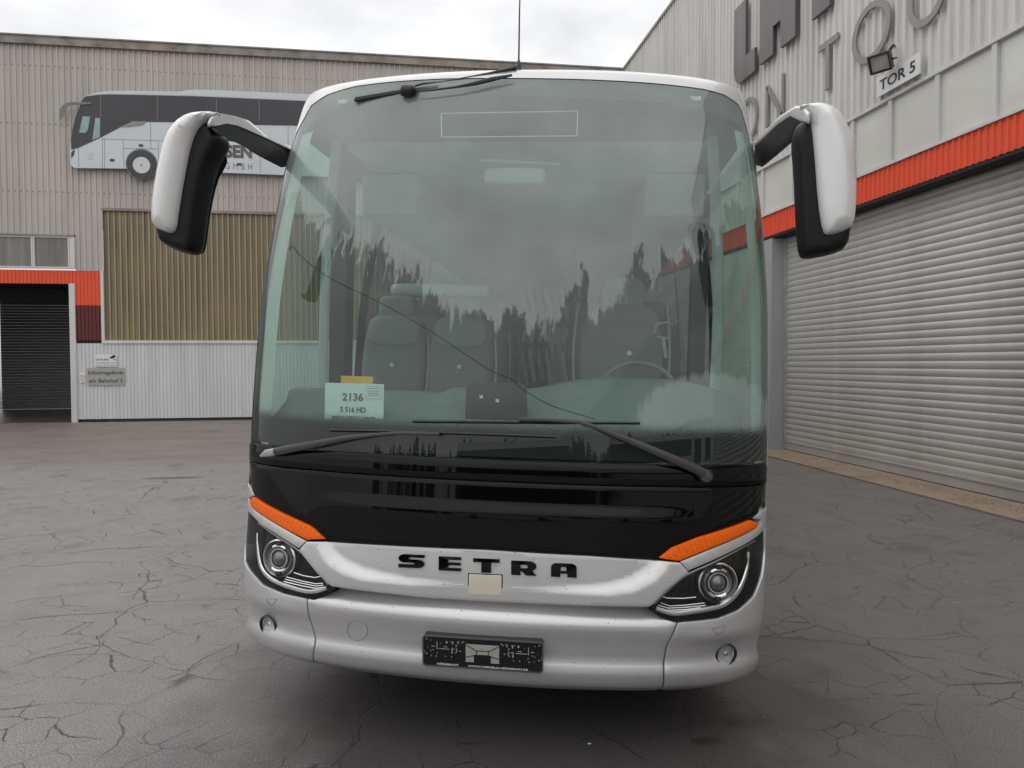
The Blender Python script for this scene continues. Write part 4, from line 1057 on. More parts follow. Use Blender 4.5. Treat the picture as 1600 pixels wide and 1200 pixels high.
for i, (x, y, s) in enumerate(((415.5, 979, -1), (1138, 1025.5, 1))):
    c = az(x, y); pc = surf(c[0], c[1], bumper_disp(c[0], c[1])+.006); nr_ = surf(c[0], c[1], .01)-surf(c[0], c[1], 0); ax = nr_/np.linalg.norm(nr_)+np.array((0, -.5, 0))
    m = MB(); m.lathe([(.052, -.02), (.052, .006), (.046, .012), (.043, .004), (.043, -.03)], pc, ax, 28); f = m.build('fog_light', 'black_plastic', coach, True)
    m = MB(); m.lathe([(.041, -.005), (.036, -.02), (.02, -.03), (.0005, -.033)], pc, ax, 24); m.build('fog_reflector', 'lamp_silver', f, True)
    m = MB(); m.lathe([(.014, -.03), (.014, -.005), (.0005, .0)], pc, ax, 14); m.build('fog_bulb', 'chrome', f, True)
    m = MB(); m.lathe([(.044, .003), (.03, .009), (.0005, .011)], pc, ax, 24); m.build('fog_lens', 'lens_glass', f, True)
# washer flaps, tow eye cover: fine seams
def seam_on(name, L, w, mat='under', dfn=bumper_disp, closed=True, par=coach, off=.0005):
    pts = [az(*q) for q in L]; pts = densify(pts, .01) if closed else densify(pts, .01)[:-max(1, int(np.linalg.norm(pts[-1]-pts[0])/.01))]
    m = MB(); P3 = [surf(p[0], p[1], dfn(p[0], p[1])+off) for p in pts]
    if closed: P3.append(P3[0])
    m.sweep(P3, w, 5); return m.build(name, mat, par, True)
seam_on('washer_flap', [(418, 934), (435.5, 935.5), (429, 944), (425, 944)], .0012, 'dark_chrome')
seam_on('washer_flap', [(1110.5, 980.5), (1132.5, 977), (1128, 985), (1119, 989.5)], .0012, 'dark_chrome')
seam_on('tow_eye_cover', [(558+16*math.cos(t), 985+16.5*math.sin(t)) for t in np.linspace(0, 2*math.pi, 20, endpoint=False)], .0013, 'dark_chrome')
# radar cover and nameplate
def quad(px4):   # four pixels tl,tr,br,bl -> bilinear in (a, v)
    tl, tr, br_, bl_ = [az(*q) for q in px4]
    return lambda u, w: (1-w)*((1-u)*tl+u*tr)+w*((1-u)*bl_+u*br_)
radar = A([(733, 897.5), (782, 899.5), (783.5, 901), (783, 931.5), (781.5, 932.5), (732.5, 930.5), (731.5, 929), (732, 898.5)])
shell('radar_cover', radar, 'cream', off=.026, disp=lambda a, v: np.full(np.shape(a), -.036), step=.01, edge=.002, thick=.01)
radar_o = A([(730.5, 896), (785, 898.3), (784.8, 934), (730, 932)])
shell('radar_frame', radar_o, 'under', off=.0235, disp=lambda a, v: np.full(np.shape(a), -.036), step=.02, edge=0, thick=.01)
def arc(cx, cy, rx, ry, a0, a1, n=7): return [(cx+rx*math.cos(rad(t)), cy-ry*math.sin(rad(t))) for t in np.linspace(a0, a1, n)]
LS = [(1, .02), (1, .24), (.44, .24), (.40, .26), (.38, .30), (.40, .36), (.46, .38)]+[(.72, .38)]+arc(.76, .69, .24, .31, 90, -90)+[(0, 1), (0, .74), (.58, .74), (.62, .72), (.63, .68), (.61, .64), (.56, .62)]+[(.26, .62)]+arc(.24, .32, .24, .31, 270, 90)
LE = [(0, 0), (1, 0), (1, .22), (.42, .22), (.42, .39), (.98, .39), (.98, .60), (.42, .60), (.42, .78), (1, .78), (1, 1), (0, 1)]
LT = [(0, 0), (1, 0), (1, .27), (.68, .27), (.68, 1), (.31, 1), (.31, .27), (0, .27)]
LR_ = [(0, 0), (.72, 0)]+arc(.74, .34, .26, .34, 80, -60)+[(.82, .66), (1.0, 1), (.58, 1), (.42, .72), (.37, .72), (.37, .5005), (.60, .50), (.65, .44), (.65, .34), (.60, .27), (.37, .27), (.37, .4995), (.368, .4995), (.368, 1), (0, 1)]
LA_ = [(0, 1), (0, .36)]+arc(.22, .30, .22, .30, 175, 95)+[(.78, 0)]+arc(.78, .30, .22, .30, 85, 5)+[(1, 1), (.64, 1), (.64, .74), (.5005, .74), (.5005, .54), (.60, .54), (.60, .34), (.56, .26), (.42, .26), (.38, .34), (.38, .54), (.4995, .54), (.4995, .74), (.36, .74), (.36, 1)]
quads = [(LS, 622, 865.2, 662.5, 888.4, 1.7), (LE, 685, 869.2, 719.8, 893, 1.6), (LT, 739, 872.3, 780.2, 896, 1.7), (LR_, 798.6, 876, 838.2, 900, 1.6), (LA_, 861, 879.6, 901.2, 903, 1.7)]
for L, x0, y0, x1, y1, sk in quads:
    q = quad([(x0, y0), (x1, y0+sk), (x1, y1), (x0, y1-sk)])
    pl = [q(u, w) for u, w in L]
    solid2d('badge_letter', pl, lambda V, D: surf(V[:, 0], V[:, 1], -.003), lambda V, D: surf(V[:, 0], V[:, 1], -.017), 'gloss_black', coach, .5, (), False, False)
# number plate carrier
pq = [az(664.5, 986.5), az(849, 998), az(849, 1043), az(664, 1031)]
pcs = [surf(p[0], p[1], .02) for p in pq]
tl, tr, brr, bll = pcs
tl = np.array(tl); ex = (np.array(tr)-tl); ey = (np.array(bll)-tl); exn = ex/np.linalg.norm(ex); pn = np.cross(ex, -ey); pn /= np.linalg.norm(pn); eyn = -np.cross(pn, exn)*-1
eyn = -(ey - exn*(ey@exn)); eyn /= np.linalg.norm(eyn); pn = np.cross(exn, eyn)
PW = np.linalg.norm(ex); PH = np.linalg.norm(ey)
ctr = sum(np.array(c) for c in pcs)/4
class PF(Frame):
    def __init__(s, o, r, u): s.o = np.array(o); s.r = r; s.u = u; s.n = np.cross(r, u)
NP = PF(ctr-exn*PW/2-eyn*PH/2, exn, eyn)
rr4 = lambda w, h, r: arc(w-r, r, r, r, 0, -90, 5)[::-1]*0+[(r, 0), (w-r, 0), (w-r*.3, r*.3), (w, r), (w, h-r), (w-r*.3, h-r*.3), (w-r, h), (r, h), (r*.3, h-r*.3), (0, h-r), (0, r), (r*.3, r*.3)]
plate = solid2d('plate_carrier', rr4(PW, PH, .012), lambda V, D: [NP.P(a, b, .018) for a, b in V], lambda V, D: [NP.P(a, b, -.03) for a, b in V], 'black_plastic', coach, 1, (), False, False)
m = MB(); fr_ = rr4(PW, PH, .012); NP.stroke(m, fr_, .006, .0185, .0225, True); m.build('carrier_rim', 'dark_chrome', plate)
NP.text('lettering', 'HERRMANN', PW*.115, PH*.035, PW*.185, PH*.07, .019, .001, 'sign_white', plate, shear=.25, bold=.01)
NP.text('lettering', 'WWW.OMNIBUS-HERRMANN.DE', PW*.38, PH*.035, PW*.50, PH*.06, .019, .001, 'sign_white', plate, bold=.01)
m = MB(); NP.box(m, PW*.36, PW*.64, PH*.2, PH*.80, .018, .0195); ins_ = m.build('plate_insert', 'sign_grey', plate)
m = MB()
for a, b in (((.36, .78), (.45, .6)), ((.45, .6), (.55, .6)), ((.55, .6), (.64, .78)), ((.36, .36), (.45, .46)), ((.45, .46), (.55, .46)), ((.55, .46), (.64, .36)), ((.45, .6), (.45, .46)), ((.55, .6), (.55, .46))):
    NP.stroke(m, [(a[0]*PW, a[1]*PH), (b[0]*PW, b[1]*PH)], .0025, .0198, .0215)
NP.box(m, PW*.43, PW*.57, PH*.2, PH*.44, .02, .022); m.build('insert_rib', 'black_plastic', plate)
m = MB()
MK = [(.03, .06, .01, .04), (.065, .10, .006, .03), (.118, .27, .006, .26), (.175, .37, .095, .02), (.19, .30, .03, .02), (.20, .14, .014, .07), (.085, .30, .028, .02), (.245, .12, .03, .018),
      (.25, .17, .008, .08), (.245, .42, .008, .20), (.262, .36, .018, .02), (.275, .48, .012, .02), (.28, .25, .007, .07), (.285, .40, .007, .12), (.30, .10, .022, .018), (.295, .15, .008, .06), (.34, .09, .018, .02),
      (.33, .13, .006, .05), (.315, .42, .014, .02), (.065, .45, .007, .03), (.085, .42, .007, .03), (.12, .52, .006, .04), (.03, .56, .012, .03), (.07, .62, .007, .03), (.11, .63, .014, .02), (.19, .62, .007, .03), (.24, .62, .007, .03), (.012, .50, .003, .10), (.15, .18, .004, .02), (.04, .35, .004, .02)]
for k_, (u, w, lw, lh) in enumerate(MK):
    for uu in (u, 1-u):
        NP.box(m, (uu-lw/2)*PW, (uu+lw/2)*PW, (1-w-lh/2)*PH-.006, (1-w+lh/2)*PH-.006, .0183, .0190+.00003*k_)
m.build('clip_marks', 'print_grey' if 0 else 'sign_grey', plate)

# --- wipers
def wiper(name, arm, blade, armr, bl_off=.03, arm_off=.055):
    m = MB(); P3 = [spos(x, y, o) for x, y, o in arm]; m.sweep(P3, armr, 10, .6, up=(0, 1, 0)); w = m.build(name, 'grey_plastic', coach, True)
    b3 = [spos(x, y, .018) for x, y in densify(blade, 25)[:-max(1, int(math.hypot(blade[-1][0]-blade[0][0], blade[-1][1]-blade[0][1])//25)+1)]+[blade[-1]]]
    m = MB(); m.sweep(b3, .0035, 6); m.build('rubber_blade', 'rubber', w)
    m = MB(); m.sweep([np.array(p)+np.array((0, -.012, .006)) for p in b3], .0065, 6); m.build('blade_carrier', 'black_plastic', w)
    return w
w1 = wiper('wiper', [(1100, 744, .05), (1082, 733, .055), (1040, 714, .06), (980, 688, .055), (930, 668, .05), (905, 660, .045), (860, 657, .04), (812, 655.5, .04)], [(648, 660), (760, 661), (880, 662), (998, 662.5)], [.022, .022, .019, .015, .0105, .009, .008, .010])
m = MB(); c = spos(1098, 743, .03); m.lathe([(.03, -.02), (.03, .02), (.022, .035), (0.0005, .038)], c, (0, -1, 0), 20); m.build('pivot_cap', 'grey_plastic', w1, True)
w2 = wiper('wiper', [(437, 707, .05), (460, 702, .055), (500, 694, .055), (550, 684, .05), (590, 679.5, .045), (620, 677, .045), (660, 677, .04), (690, 678, .04)], [(520, 673.5), (640, 676), (760, 680), (868, 684)], [.018, .020, .017, .013, .009, .008, .0085, .0105])
m = MB(); m.sweep([spos(420, 712, .05), spos(430, 708, .058), spos(442, 706, .055)], [.006, .018, .019], 8, .7, up=(0, 1, 0)); m.build('pivot_cap', 'steel', w2, True)
# top wiper
def tp(px, py, yl): return l_plane(px, py, 1, yl)
def apos(px, py, off): return spos(px, py, off)
m = MB(); m.sweep([apos(803, 113.5, .06), apos(785, 118, .06), apos(762, 121.5, .06), apos(735, 126, .05), apos(712, 129.5, .05)][0:0]+[tp(806, 105, .52), tp(790, 109.5, .50), tp(762, 116, .49), tp(720, 123.5, .48), tp(690, 128, .48), tp(660, 130.5, .48), tp(645, 135, .48)], [.013, .013, .012, .009, .006, .005, .004], 8, .7); w3 = m.build('wiper', 'grey_plastic', coach, True)
m = MB(); m.sweep([spos(801, 125, .03), spos(770, 131, .03), spos(745, 137, .03), spos(715, 142.5, .03), spos(680, 147, .03), spos(655, 149.5, .03)], [.006, .012, .011, .006, .005, .004], 8, .6, up=(0, 1, 0)); m.build('lower_arm', 'black_plastic', w3, True)
m = MB(); b3 = [tp(554.5, 157, .50), tp(590, 151, .49), tp(630, 144.5, .48), tp(680, 139, .47), tp(733, 133.5, .47)]; m.sweep(b3, .0095, 8); m.build('rubber_blade', 'rubber', w3)
m = MB(); m.sweep([p+np.array((0, .0, .012)) for p in b3], .005, 6); m.build('blade_carrier', 'grey_plastic', w3)
m = MB(); c = tp(638, 143, .46); m.sweep([c+np.array((-.035, 0, -.004)), c+np.array((-.02, -.01, .0)), c+np.array((.02, -.01, .0)), c+np.array((.038, 0, -.002))], [.018, .031, .031, .02], 12); m.build('blade_clamp', 'black_plastic', w3, True)
m = MB(); m.sweep([tp(804, 106, .53), tp(803.5, 117, .60)], [.014, .018], 10); m.build('pivot_post', 'black_plastic', w3, True)
m = MB(); b0 = tp(810, 114, .75); m.sweep([b0, b0+np.array((0, 0, .05)), b0+np.array((.0, 0, .07)), b0+np.array((-.003, 0, .3)), b0+np.array((-.004, 0, .62))], [.02, .012, .005, .004, .0025], 8); m.build('antenna', 'black_plastic', coach, True)
m = MB(); m.sweep(catmull([spos(x, y, .004) for x, y in ((452, 392), (457, 384), (470, 400), (515, 434), (600, 476), (680, 522), (760, 575), (798, 592), (812, 605), (860, 633), (930, 655))], 5), .0016, 4); m.build('glass_crack', 'rubber', coach)
m = MB()
for L in (((688, 173), (903, 169.5)), ((903, 169.5), (902, 208.5)), ((902, 208.5), (688.5, 210.5)), ((688.5, 210.5), (688, 173))):
    pts = [spos(L[0][0]+(L[1][0]-L[0][0])*t, L[0][1]+(L[1][1]-L[0][1])*t, -.02) for t in np.linspace(0, 1, 8)]
    m.sweep(pts, .0028, 4, caps=True)
m.build('destination_frame', 'pearl', coach)
m = MB(); 
for xx_, yy_ in ((535, 157), (1087, 152)):
    c = spos(xx_, yy_, -.009); m.box(c[0]-.03, c[0]+.03, c[1]-.002, c[1]+.002, c[2]-.01, c[2]+.01)
m.build('glass_tag', 'pane', coach)

# --- mirrors (inflated outlines in a plane beside the nose)
def infl(name, pl, ybase, h, R, mat, parent, back=None, step=.02, rnd=1, front_only=False, lead=0.0):
    P_ = chaikin(pl, rnd) if rnd else pl
    prof = lambda D: np.sqrt(np.clip(1-(1-np.clip(D/R, 0, 1))**2, 0, 1))
    bk = h if back is None else back
    yb = ybase if callable(ybase) else (lambda V: np.full(len(V), ybase))
    fr = lambda V, D: np.stack([V[:, 0], yb(V)-lead-h*prof(D), V[:, 1]], 1)
    bc = lambda V, D: np.stack([V[:, 0], yb(V)+bk*prof(D)+.001, V[:, 1]], 1)
    return solid2d(name, P_, fr, bc, mat, parent, step, (R*.03, R*.12, R*.3, R*.6, R), True, True, True, 50)
def mirror(side, yl, housing, cap, arm, armtop, glass_shift):
    f = lambda L, y=yl: [l_plane(x, z, 1, y)[[0, 2]] for x, z in L]
    H = f(housing); AL = .76-yl-.02
    root = infl('wing_mirror', H, yl+.05, .085, .028, 'arm_black', coach, .05)
    infl('mirror_cap', f(cap, yl-.02), yl-.02, .072, .085, 'pearl', root, .05, lead=.010)
    cy = np.mean([p[1] for p in H]); cx = np.mean([p[0] for p in H])
    ins2 = [(cx+(p[0]-cx)*.84, cy-.03+(p[1]-cy)*.86) for p in H]
    infl('mirror_glass', ins2, yl+.10, .0, .01, 'mirror_glass', root, .004)
    # the arm sweeps back from the housing to the corner of the windscreen
    ax0, ax1 = (335, 452) if side < 0 else (1264, 1182)
    def base(V, lead):
        out = []
        for x, z in V:
            t = min(1, max(0, (x-ax0)/(ax1-ax0))); y = yl-.05+(AL+.07)*t**1.1
            out.append(l_plane(x, z, 1, y-lead))
        return np.array(out)
    e0 = l_plane(ax0, 205, 1, yl+.02); e1_ = l_plane(ax1, 240, 1, yl+.02+AL); dv = (e1_-e0)*(1, 1, 0); dv /= np.linalg.norm(dv)
    nv = np.array((dv[1], -dv[0], 0))*(1 if side < 0 else -1)
    if nv[1] > 0: nv = -nv
    nf = l_ray(ax0, 205)[0]-(e0+e1_)/2; nf /= np.linalg.norm(nf); nv = nv*.25+nf*.75; nv /= np.linalg.norm(nv)
    for nm, L, mt, hh, bk, ld in (('mirror_arm', arm, 'arm_black', .024, .06, 0), ('arm_cover', armtop, 'pearl', .026, .07, .0)):
        cv = nm == 'arm_cover'; prof = lambda D: np.sqrt(np.clip(1-(1-np.clip(D/(5.0 if cv else 8.0), 0, 1))**2, 0, 1))
        solid2d(nm, chaikin(L, 1) if nm == 'mirror_arm' else L, lambda V, D: base(V, ld)+nf*(.022*cv)+nv*(hh*prof(D))[:, None], lambda V, D: base(V, ld)-nv*(bk*prof(D)+.001)[:, None], mt, root, 5, (.5, 1.5, 3.5, 6), True, True, True, 50)
    return root
mirror(-1, -.08,
  [(243, 345), (243, 312), (252.5, 257.5), (263, 216), (278.5, 192.5), (300, 180), (322, 184), (338, 201), (348, 218), (341, 236), (328, 257.5), (315, 312), (307, 376), (303, 393), (294, 397), (274, 392), (252.5, 381), (247, 372)],
  [(241.7, 344), (243, 312), (252.5, 257.5), (263, 216), (278.5, 192.5), (300, 178.5), (324, 176), (349, 178), (334, 184), (316, 198), (303, 223), (291.5, 279), (283, 333), (279, 361), (271, 366.5), (257, 362), (246, 356)],
  [(322, 198), (326, 186), (345, 181.5), (365, 184), (385, 190.5), (400, 203), (415, 214), (437, 224), (458, 233), (452, 268), (402, 243), (372, 223), (350, 219), (344, 212), (338, 201)],
  [(328, 185), (345, 177.5), (365, 181), (385, 187.5), (400, 200), (415, 213), (437, 222.5), (457, 230), (457, 236), (437, 226), (415, 215.5), (385, 202), (370, 196), (354, 193), (338, 197), (325, 199)], 0)
mirror(1, -.08,
  [(1246, 200), (1252, 188), (1270, 180), (1304, 176), (1320, 195), (1331, 228), (1336, 272), (1335, 320), (1332, 355), (1326, 386), (1304, 396), (1264, 403), (1254, 397), (1250, 360), (1246, 260), (1242, 220)],
  [(1257, 165), (1280, 162), (1304, 170), (1320, 192), (1332, 228), (1336, 272), (1335, 320), (1332, 348), (1322, 361), (1292, 370), (1283, 364), (1276, 320), (1270, 240), (1266, 200), (1261, 178), (1247, 167)],
  [(1178, 227), (1186, 218), (1220, 184), (1244, 169), (1256, 170), (1264, 184), (1256, 194), (1246, 200), (1242, 217), (1216, 240), (1182, 268)],
  [(1177, 226), (1184, 217), (1220, 181), (1244, 165.5), (1258, 165.5), (1266, 178), (1264, 194), (1250, 190), (1236, 183), (1216, 196), (1180, 231)], 0)

# ------------------------------------------------------------------ coach interior
m = MB(); m.box(-1.2, 1.2, .9, 11.5, .95, 1.0); m.box(-.3, .35, 1.2, 11.5, 1.0, 1.02); m.build('cabin_floor', 'liner', coach)
m = MB(); m.box(-1.05, 1.05, 1.1, 11.4, 3.0, 3.04); m.box(-1.12, -.75, 1.6, 11.3, 2.72, 2.98); m.box(.75, 1.12, 1.6, 11.3, 2.72, 2.98); m.build('cabin_ceiling', 'liner', coach)
# dashboard: lofted across x
xs = np.linspace(-1.16, 1.16, 41); prof = [(.0, 1.20, -.0), (.05, 1.44, 0), (.18, 1.505, 1), (.34, 1.55, 1), (.40, 1.60, 1), (.52, 1.615, 1), (.62, 1.58, 1), (.72, 1.45, 0), (.78, 1.0, 0)]
vs = []; 
for x in xs:
    yf = float(surf0(np.interp(abs(x), _xn*1.275, _s), 1.45)[1])+.05
    for dy, z, t in prof:
        hump = .075*math.exp(-((x-.66)/.42)**4)*t*(1 if dy > .3 else .3)
        vs.append((x, yf+dy*(1 if abs(x) < .9 else max(.35, 1-(abs(x)-.9)*1.6)), z+hump-(.03*t if x < -.3 else 0)))
k = len(prof); m = MB(); m.add(vs, [(i*k+j, (i+1)*k+j, (i+1)*k+j+1, i*k+j+1) for i in range(40) for j in range(k-1)]); m.build('dashboard', 'dash', coach, True, 50)
c = l_plane(1005, 600, 1, .95)
m = MB(); ax = np.array((0, -.85, .55)); ax /= np.linalg.norm(ax); e1 = np.array((1., 0, 0)); e2 = np.cross(ax, e1); cc = np.array((.71, 1.0, 1.58))
m.sweep([cc+.225*(e1*math.cos(t)+e2*math.sin(t)) for t in np.linspace(0, 2*math.pi, 33)], .015, 8, caps=False); sw = m.build('steering_wheel', 'steering_rim', coach, True)
m = MB(); m.sweep([cc+e1*.21, cc, cc-e1*.21], [.014, .05, .014], 8, .4); m.sweep([cc, cc-ax*.3], .03, 8); m.build('wheel_hub', 'dash_dark', sw, True)
def rbox(x0, x1, z0, z1, y0, h, R, name, mat, parent, rnd=2, tilt=0.0):
    pl = [(x0, z0), (x1, z0), (x1, z1), (x0, z1)]; P_ = []
    r = min(x1-x0, z1-z0)*.22
    P_ = [(x0+r, z0), (x1-r, z0), (x1, z0+r), (x1, z1-r), (x1-r, z1), (x0+r, z1), (x0, z1-r), (x0, z0+r)]
    return infl(name, P_, (lambda V: y0+(V[:, 1]-z0)*tilt), h, R, mat, parent, None, .06, rnd)
def seat(x, y, z):
    b = rbox(x-.23, x+.23, z+.38, z+1.12, y, .06, .05, 'seat', 'seat', coach, 2, .18)
    rbox(x-.19, x+.19, z+.86, z+1.09, y+.055, .04, .03, 'seat_shoulder', 'seat_leather', b, 2, .18)
    rbox(x-.14, x+.14, z+1.06, z+1.24, y+.13, .045, .04, 'headrest', 'seat_leather', b, 2, .05)
    mm_ = MB(); mm_.box(x-.22, x+.22, y-.42, y, z+.34, z+.46); mm_.build('cushion', 'seat', b)
    mm_ = MB(); mm_.lathe([(.016, -.075), (.016, -.08), (.0005, -.081)], (x, y+.07, z+.74), (0, 1, 0), 12); mm_.lathe([(.016, .0), (.0005, .001)], (x, y+.02, z+.74), (0, -1, 0), 12); mm_.build('seat_button', 'sign_white', b)
    mm_ = MB(); mm_.sweep([(x+.25, y-.02, z+.46), (x+.255, y+.03, z+.75), (x+.235, y+.08, z+.95)], .008, 6); mm_.build('side_piping', 'seat_pale', b)
    return b
S0 = None; spots = []
for r in range(9):
    for x in (-.92, -.44, .46, .92):
        if r == 0 and x > 0: continue
        spots.append((x-.03 if x < 0 else x, 1.8+r*.86, 1.03 if r else .97))
proto = None
for x, y, z in spots:
    if proto is None:
        proto = seat(0, 0, 0); first = True
        kids = list(proto.children)
        proto.location = (x, y, z)
        for kid in kids: kid.parent = proto
    else:
        c2 = proto.copy(); C.objects.link(c2); c2.location = (x, y, z)
        for kid in kids:
            d2 = kid.copy(); C.objects.link(d2); d2.parent = c2
ds = rbox(.36, .90, 1.36, 2.16, 1.60, .07, .06, 'driver_seat', 'seat', coach, 2, .12); ds['label'] = 'larger grey driver seat behind the steering wheel'
rbox(.50, .78, 2.10, 2.34, 1.71, .05, .05, 'headrest', 'seat_leather', ds, 2, .05)
m = MB(); m.lathe([(.017, .0), (.0005, .001)], (.68, 1.57, 1.83), (0, -1, 0), 14); m.build('seat_button', 'sign_white', ds)
m = MB(); m.sweep(catmull([(.35, 1.58, 1.42), (.32, 1.6, 1.8), (.34, 1.66, 2.15)], 4), .008, 6); m.sweep(catmull([(.91, 1.58, 1.42), (.94, 1.6, 1.8), (.92, 1.66, 2.15)], 4), .008, 6); m.build('side_piping', 'seat_pale', ds)
m = MB(); q_ = [l_plane(x, y, 1, 1.25) for x, y in ((1027, 506), (1046, 503), (1051, 508), (1048, 526), (1043, 529), (1025, 526), (1022, 521))]
m.sweep(q_+[q_[0]], .008, 6); m.sweep([l_plane(1036, 528, 1, 1.25), l_plane(1041, 560, 1, 1.2)], .012, 6); m.build('grab_handle', 'seat_pale', coach, True)
# monitor bank above the first row, handle frame, inner mirror
m = MB(); c = l_plane(692, 478, 1, 1.5); rb = rbox(-1.02, -.30, 2.20, 2.30, 1.98, .05, .04, 'partition_rail', 'liner', coach)
a0_ = l_plane(757, 262, 1, .75); a1_ = l_plane(852, 288, 1, .75)
rbox(a0_[0], a1_[0], a1_[2], a0_[2], .75, .02, .03, 'inner_mirror', 'liner', coach)
b0_ = l_plane(748, 250, 1, .78); b1_ = l_plane(876, 257, 1, .78)
m = MB(); m.sweep([b0_, b1_], .008, 6); m.build('sunblind_rail', 'liner', coach)
# grey curtain bunches at the rear of the cab
for i in range(6):
    x = -.10+i*.065; m = MB()
    m.sweep(catmull([(x-.04, 2.6, 2.35), (x+.02, 2.6, 2.1), (x-.01, 2.6, 1.85), (x+.03, 2.6, 1.6)], 4), [.016]*12+[.012], 6); m.build('curtain_fold', 'seat_pale' if i % 2 else 'seat_leather', coach, True)
for s in (-1, 1):
    m = MB(); yp = 1.98 if s > 0 else 1.30; m.box(s*1.17-.05, s*1.17+.05, yp, yp+.16, 1.0, 2.95); m.build('cab_pillar', 'dash_dark', coach)
m = MB(); m.sweep(catmull([(1.12, .95, 1.5), (1.12, .95, 2.2), (1.05, .9, 3.0)], 5), .03, 8, .5, up=(0, 1, 0)); m.sweep(catmull([(-1.12, .95, 1.5), (-1.12, .95, 2.2), (-1.05, .9, 3.0)], 5), .03, 8, .5, up=(0, 1, 0)); m.build('inner_pillar_trim', 'liner', coach, True)

# --- loose things in the windscreen
def flatcard(name, label, cat, px4, yl, mat, th=.002):
    pts = [l_plane(x, y, 1, yl) for x, y in px4]
    ps = [_bm[:3, :3] @ p + _bm[:3, 3] for p in pts]
    r = ps[1]-ps[0]; W_ = np.linalg.norm(r); r = r/W_; u = ps[0]-ps[3]; u -= r*(u@r); H_ = np.linalg.norm(u); u /= H_
    f = PF(ps[3], r, u); m = MB(); f.box(m, 0, W_, 0, H_, -th, 0); o = m.build(name, mat); tag(o, label, cat); return o, f, W_, H_
paper, pf, w, h = flatcard('paper_notice', 'white paper sheet reading 2136 and S 516 HD behind the windscreen', 'paper notice', [(511, 598), (603, 600.5), (602, 668), (507, 666)], .30, 'paper')
pf.text('lettering', '2136', w*.30, h*.60, w*.355, h*.18, .0015, .0008, 'print_grey', paper, bold=.025)
pf.text('lettering', 'S 516 HD', w*.27, h*.34, w*.43, h*.125, .0015, .0008, 'print_black', paper, bold=.012)
pf.text('lettering', 'WKK41020313112A100', w*.12, h*.17, w*.74, h*.085, .0015, .0008, 'print_black', paper, bold=.012)
m = MB(); x0, x1, y0, y1 = w*.70, w*.965, h*.66, h*.95
pf.stroke(m, [(x0, y0), (x1, y0), (x1, y1), (x0, y1)], .0015, .0015, .002, True)
for q in (.8, .6, .42, .25): pf.box(m, x0+.01, x1-.012, y0+(y1-y0)*q, y0+(y1-y0)*q+.002, .001, .002)
m.build('form_box', 'print_grey', paper)
flatcard('yellow_card', 'yellow card sticking up behind the white paper notice', 'card', [(533, 587), (583, 588.5), (583.5, 604), (532.5, 603)], .312, 'yellow', .004)
pts = [(731, 601), (736, 598), (815, 599), (822, 603), (823, 655), (727, 654), (728, 610)]
Lm = [l_plane(x, y, 1, .26) for x, y in pts]
def w3(V3): return (np.asarray(V3) @ _bm[:3, :3].T) + _bm[:3, 3]
dev = solid2d('dashboard_screen', [q[[0, 2]] for q in Lm], lambda V, D: w3(np.stack([V[:, 0], np.full(len(V), .26), V[:, 1]], 1)), lambda V, D: w3(np.stack([V[:, 0], np.full(len(V), .30), V[:, 1]], 1)), 'grey_plastic', None, 1, (), False, False, True)
tag(dev, 'dark grey square sensor screen standing mid dashboard behind the windscreen', 'screen')
m = MB()
for x, y in ((752, 620), (777, 626)):
    c = w3(l_plane(x, y, 1, .255)); m.box(c[0]-.008, c[0]+.008, c[1]-.002, c[1]+.002, c[2]-.008, c[2]+.008)
m.build('screen_icon', 'sign_white', dev)

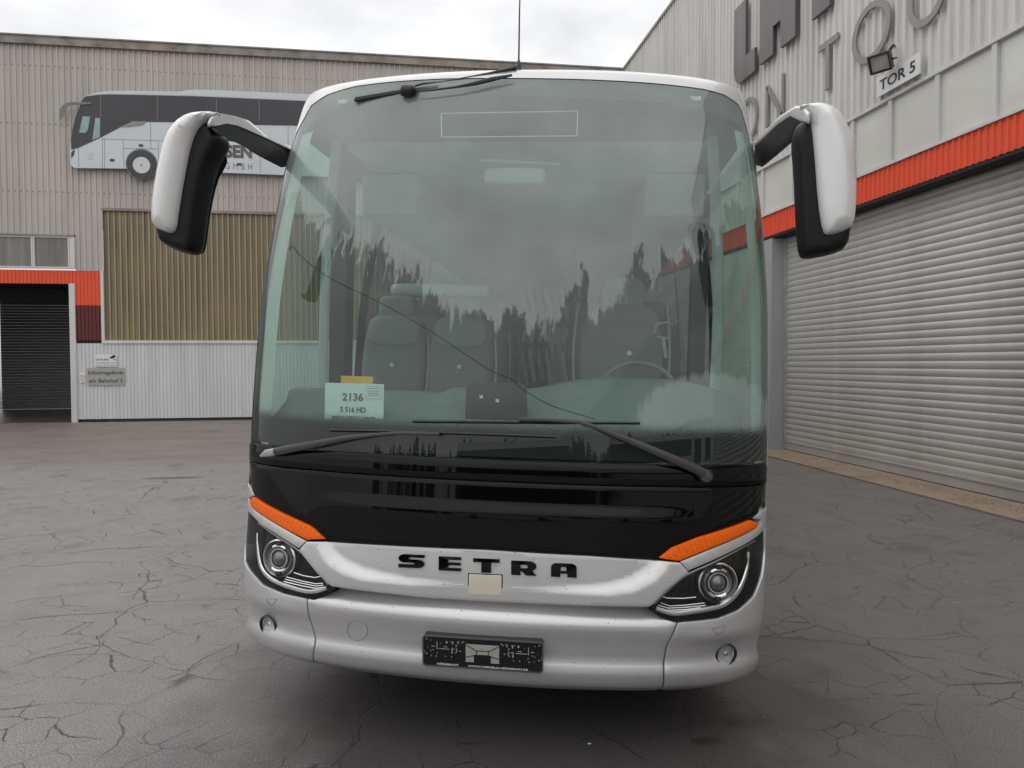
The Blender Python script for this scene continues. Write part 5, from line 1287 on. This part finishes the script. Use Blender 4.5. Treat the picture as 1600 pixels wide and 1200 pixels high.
# ------------------------------------------------------------------ the far side of the yard (seen only as reflections)
def simple_coach(x, y, rz, label):
    t = thing('parked_coach', label, 'coach', (x, y, 0), 'white coaches parked across the yard'); t.rotation_euler = (0, 0, rz)
    m = MB(); m.box(-6, 6, -1.25, 1.25, .35, 1.75); m.box(-5.9, 5.9, -1.2, 1.2, 2.95, 3.4); m.build('body', 'coach_white', t)
    m = MB(); m.box(-5.95, 5.95, -1.22, 1.22, 1.75, 2.95); m.build('window_band', 'dark_window', t)
    for xx in (-3.6, 3.6):
        for s in (-1, 1):
            m = MB(); m.lathe([(.0005, 0), (.5, 0), (.5, .25), (.0005, .25)], (xx, s*1.02, .5), (0, s, 0), 20); m.build('wheel', 'rubber', t)
    return t
simple_coach(-9, -26, .1, 'white coach parked across the yard, left one reflected in the black front panel')
simple_coach(7, -27, -.05, 'white coach parked across the yard, right one reflected in the black front panel')
bh = thing('far_building', 'low white building across the yard, reflected in the glossy front panel', 'building', (24, -38, 0))
m = MB(); m.box(-9, 9, -5, 5, 0, 5); m.build('wall', 'coach_white', bh); m = MB(); m.box(-9.3, 9.3, -5.3, 5.3, 5.0, 5.4); m.build('roof', 'fascia', bh)
for k in range(5):
    m = MB(); m.box(-7.5+k*3.2, -5.5+k*3.2, 5.0, 5.05, 1.2, 3.2); m.build('window', 'dark_window', bh)
mb = MB(); tr = MB()
for i in range(290):
    x = -110+i*.76+rng.uniform(-.8, .8); y = -105-rng.uniform(0, 22); H = rng.uniform(7, 9.5)*(1+.25*math.sin(i*.21))
    R = H*.27; tr.sweep([(x, y, 0), (x, y, H*.9)], [.22, .05], 5)
    nl = 9
    for l in range(nl):
        z0 = H*(.10+.88*l/nl); r0 = R*(1-l/nl)**.8*rng.uniform(.8, 1.15)+.15; nb = 9
        for b in range(nb):
            a = b*2*math.pi/nb+rng.uniform(-.3, .3); rr0 = r0*rng.uniform(.7, 1.2); wz = rr0*.45
            t_ = np.array((math.cos(a), math.sin(a), 0)); p = np.array((-t_[1], t_[0], 0))
            c0 = np.array((x, y, z0+H*.06)); e = c0+t_*rr0+np.array((0, 0, -H*.06))
            mb.add([c0+np.array((0, 0, H*.06)), c0+t_*rr0*.5+p*wz-np.array((0, 0, H*.03)), e, c0+t_*rr0*.5-p*wz-np.array((0, 0, H*.03))], [(0, 1, 2), (0, 2, 3)])
o = stuff(mb.build('conifer_wood', 'leaf')); o['label'] = 'dark conifer wood across the yard, mirrored in the windscreen'; o['category'] = 'wood'
tt = tr.build('trunks', 'bark', o); tt['kind'] = 'stuff'
m = MB(); m.box(-200, 200, -130, -98, .004, .35); structure(m.build('grass_bank', 'grass'))
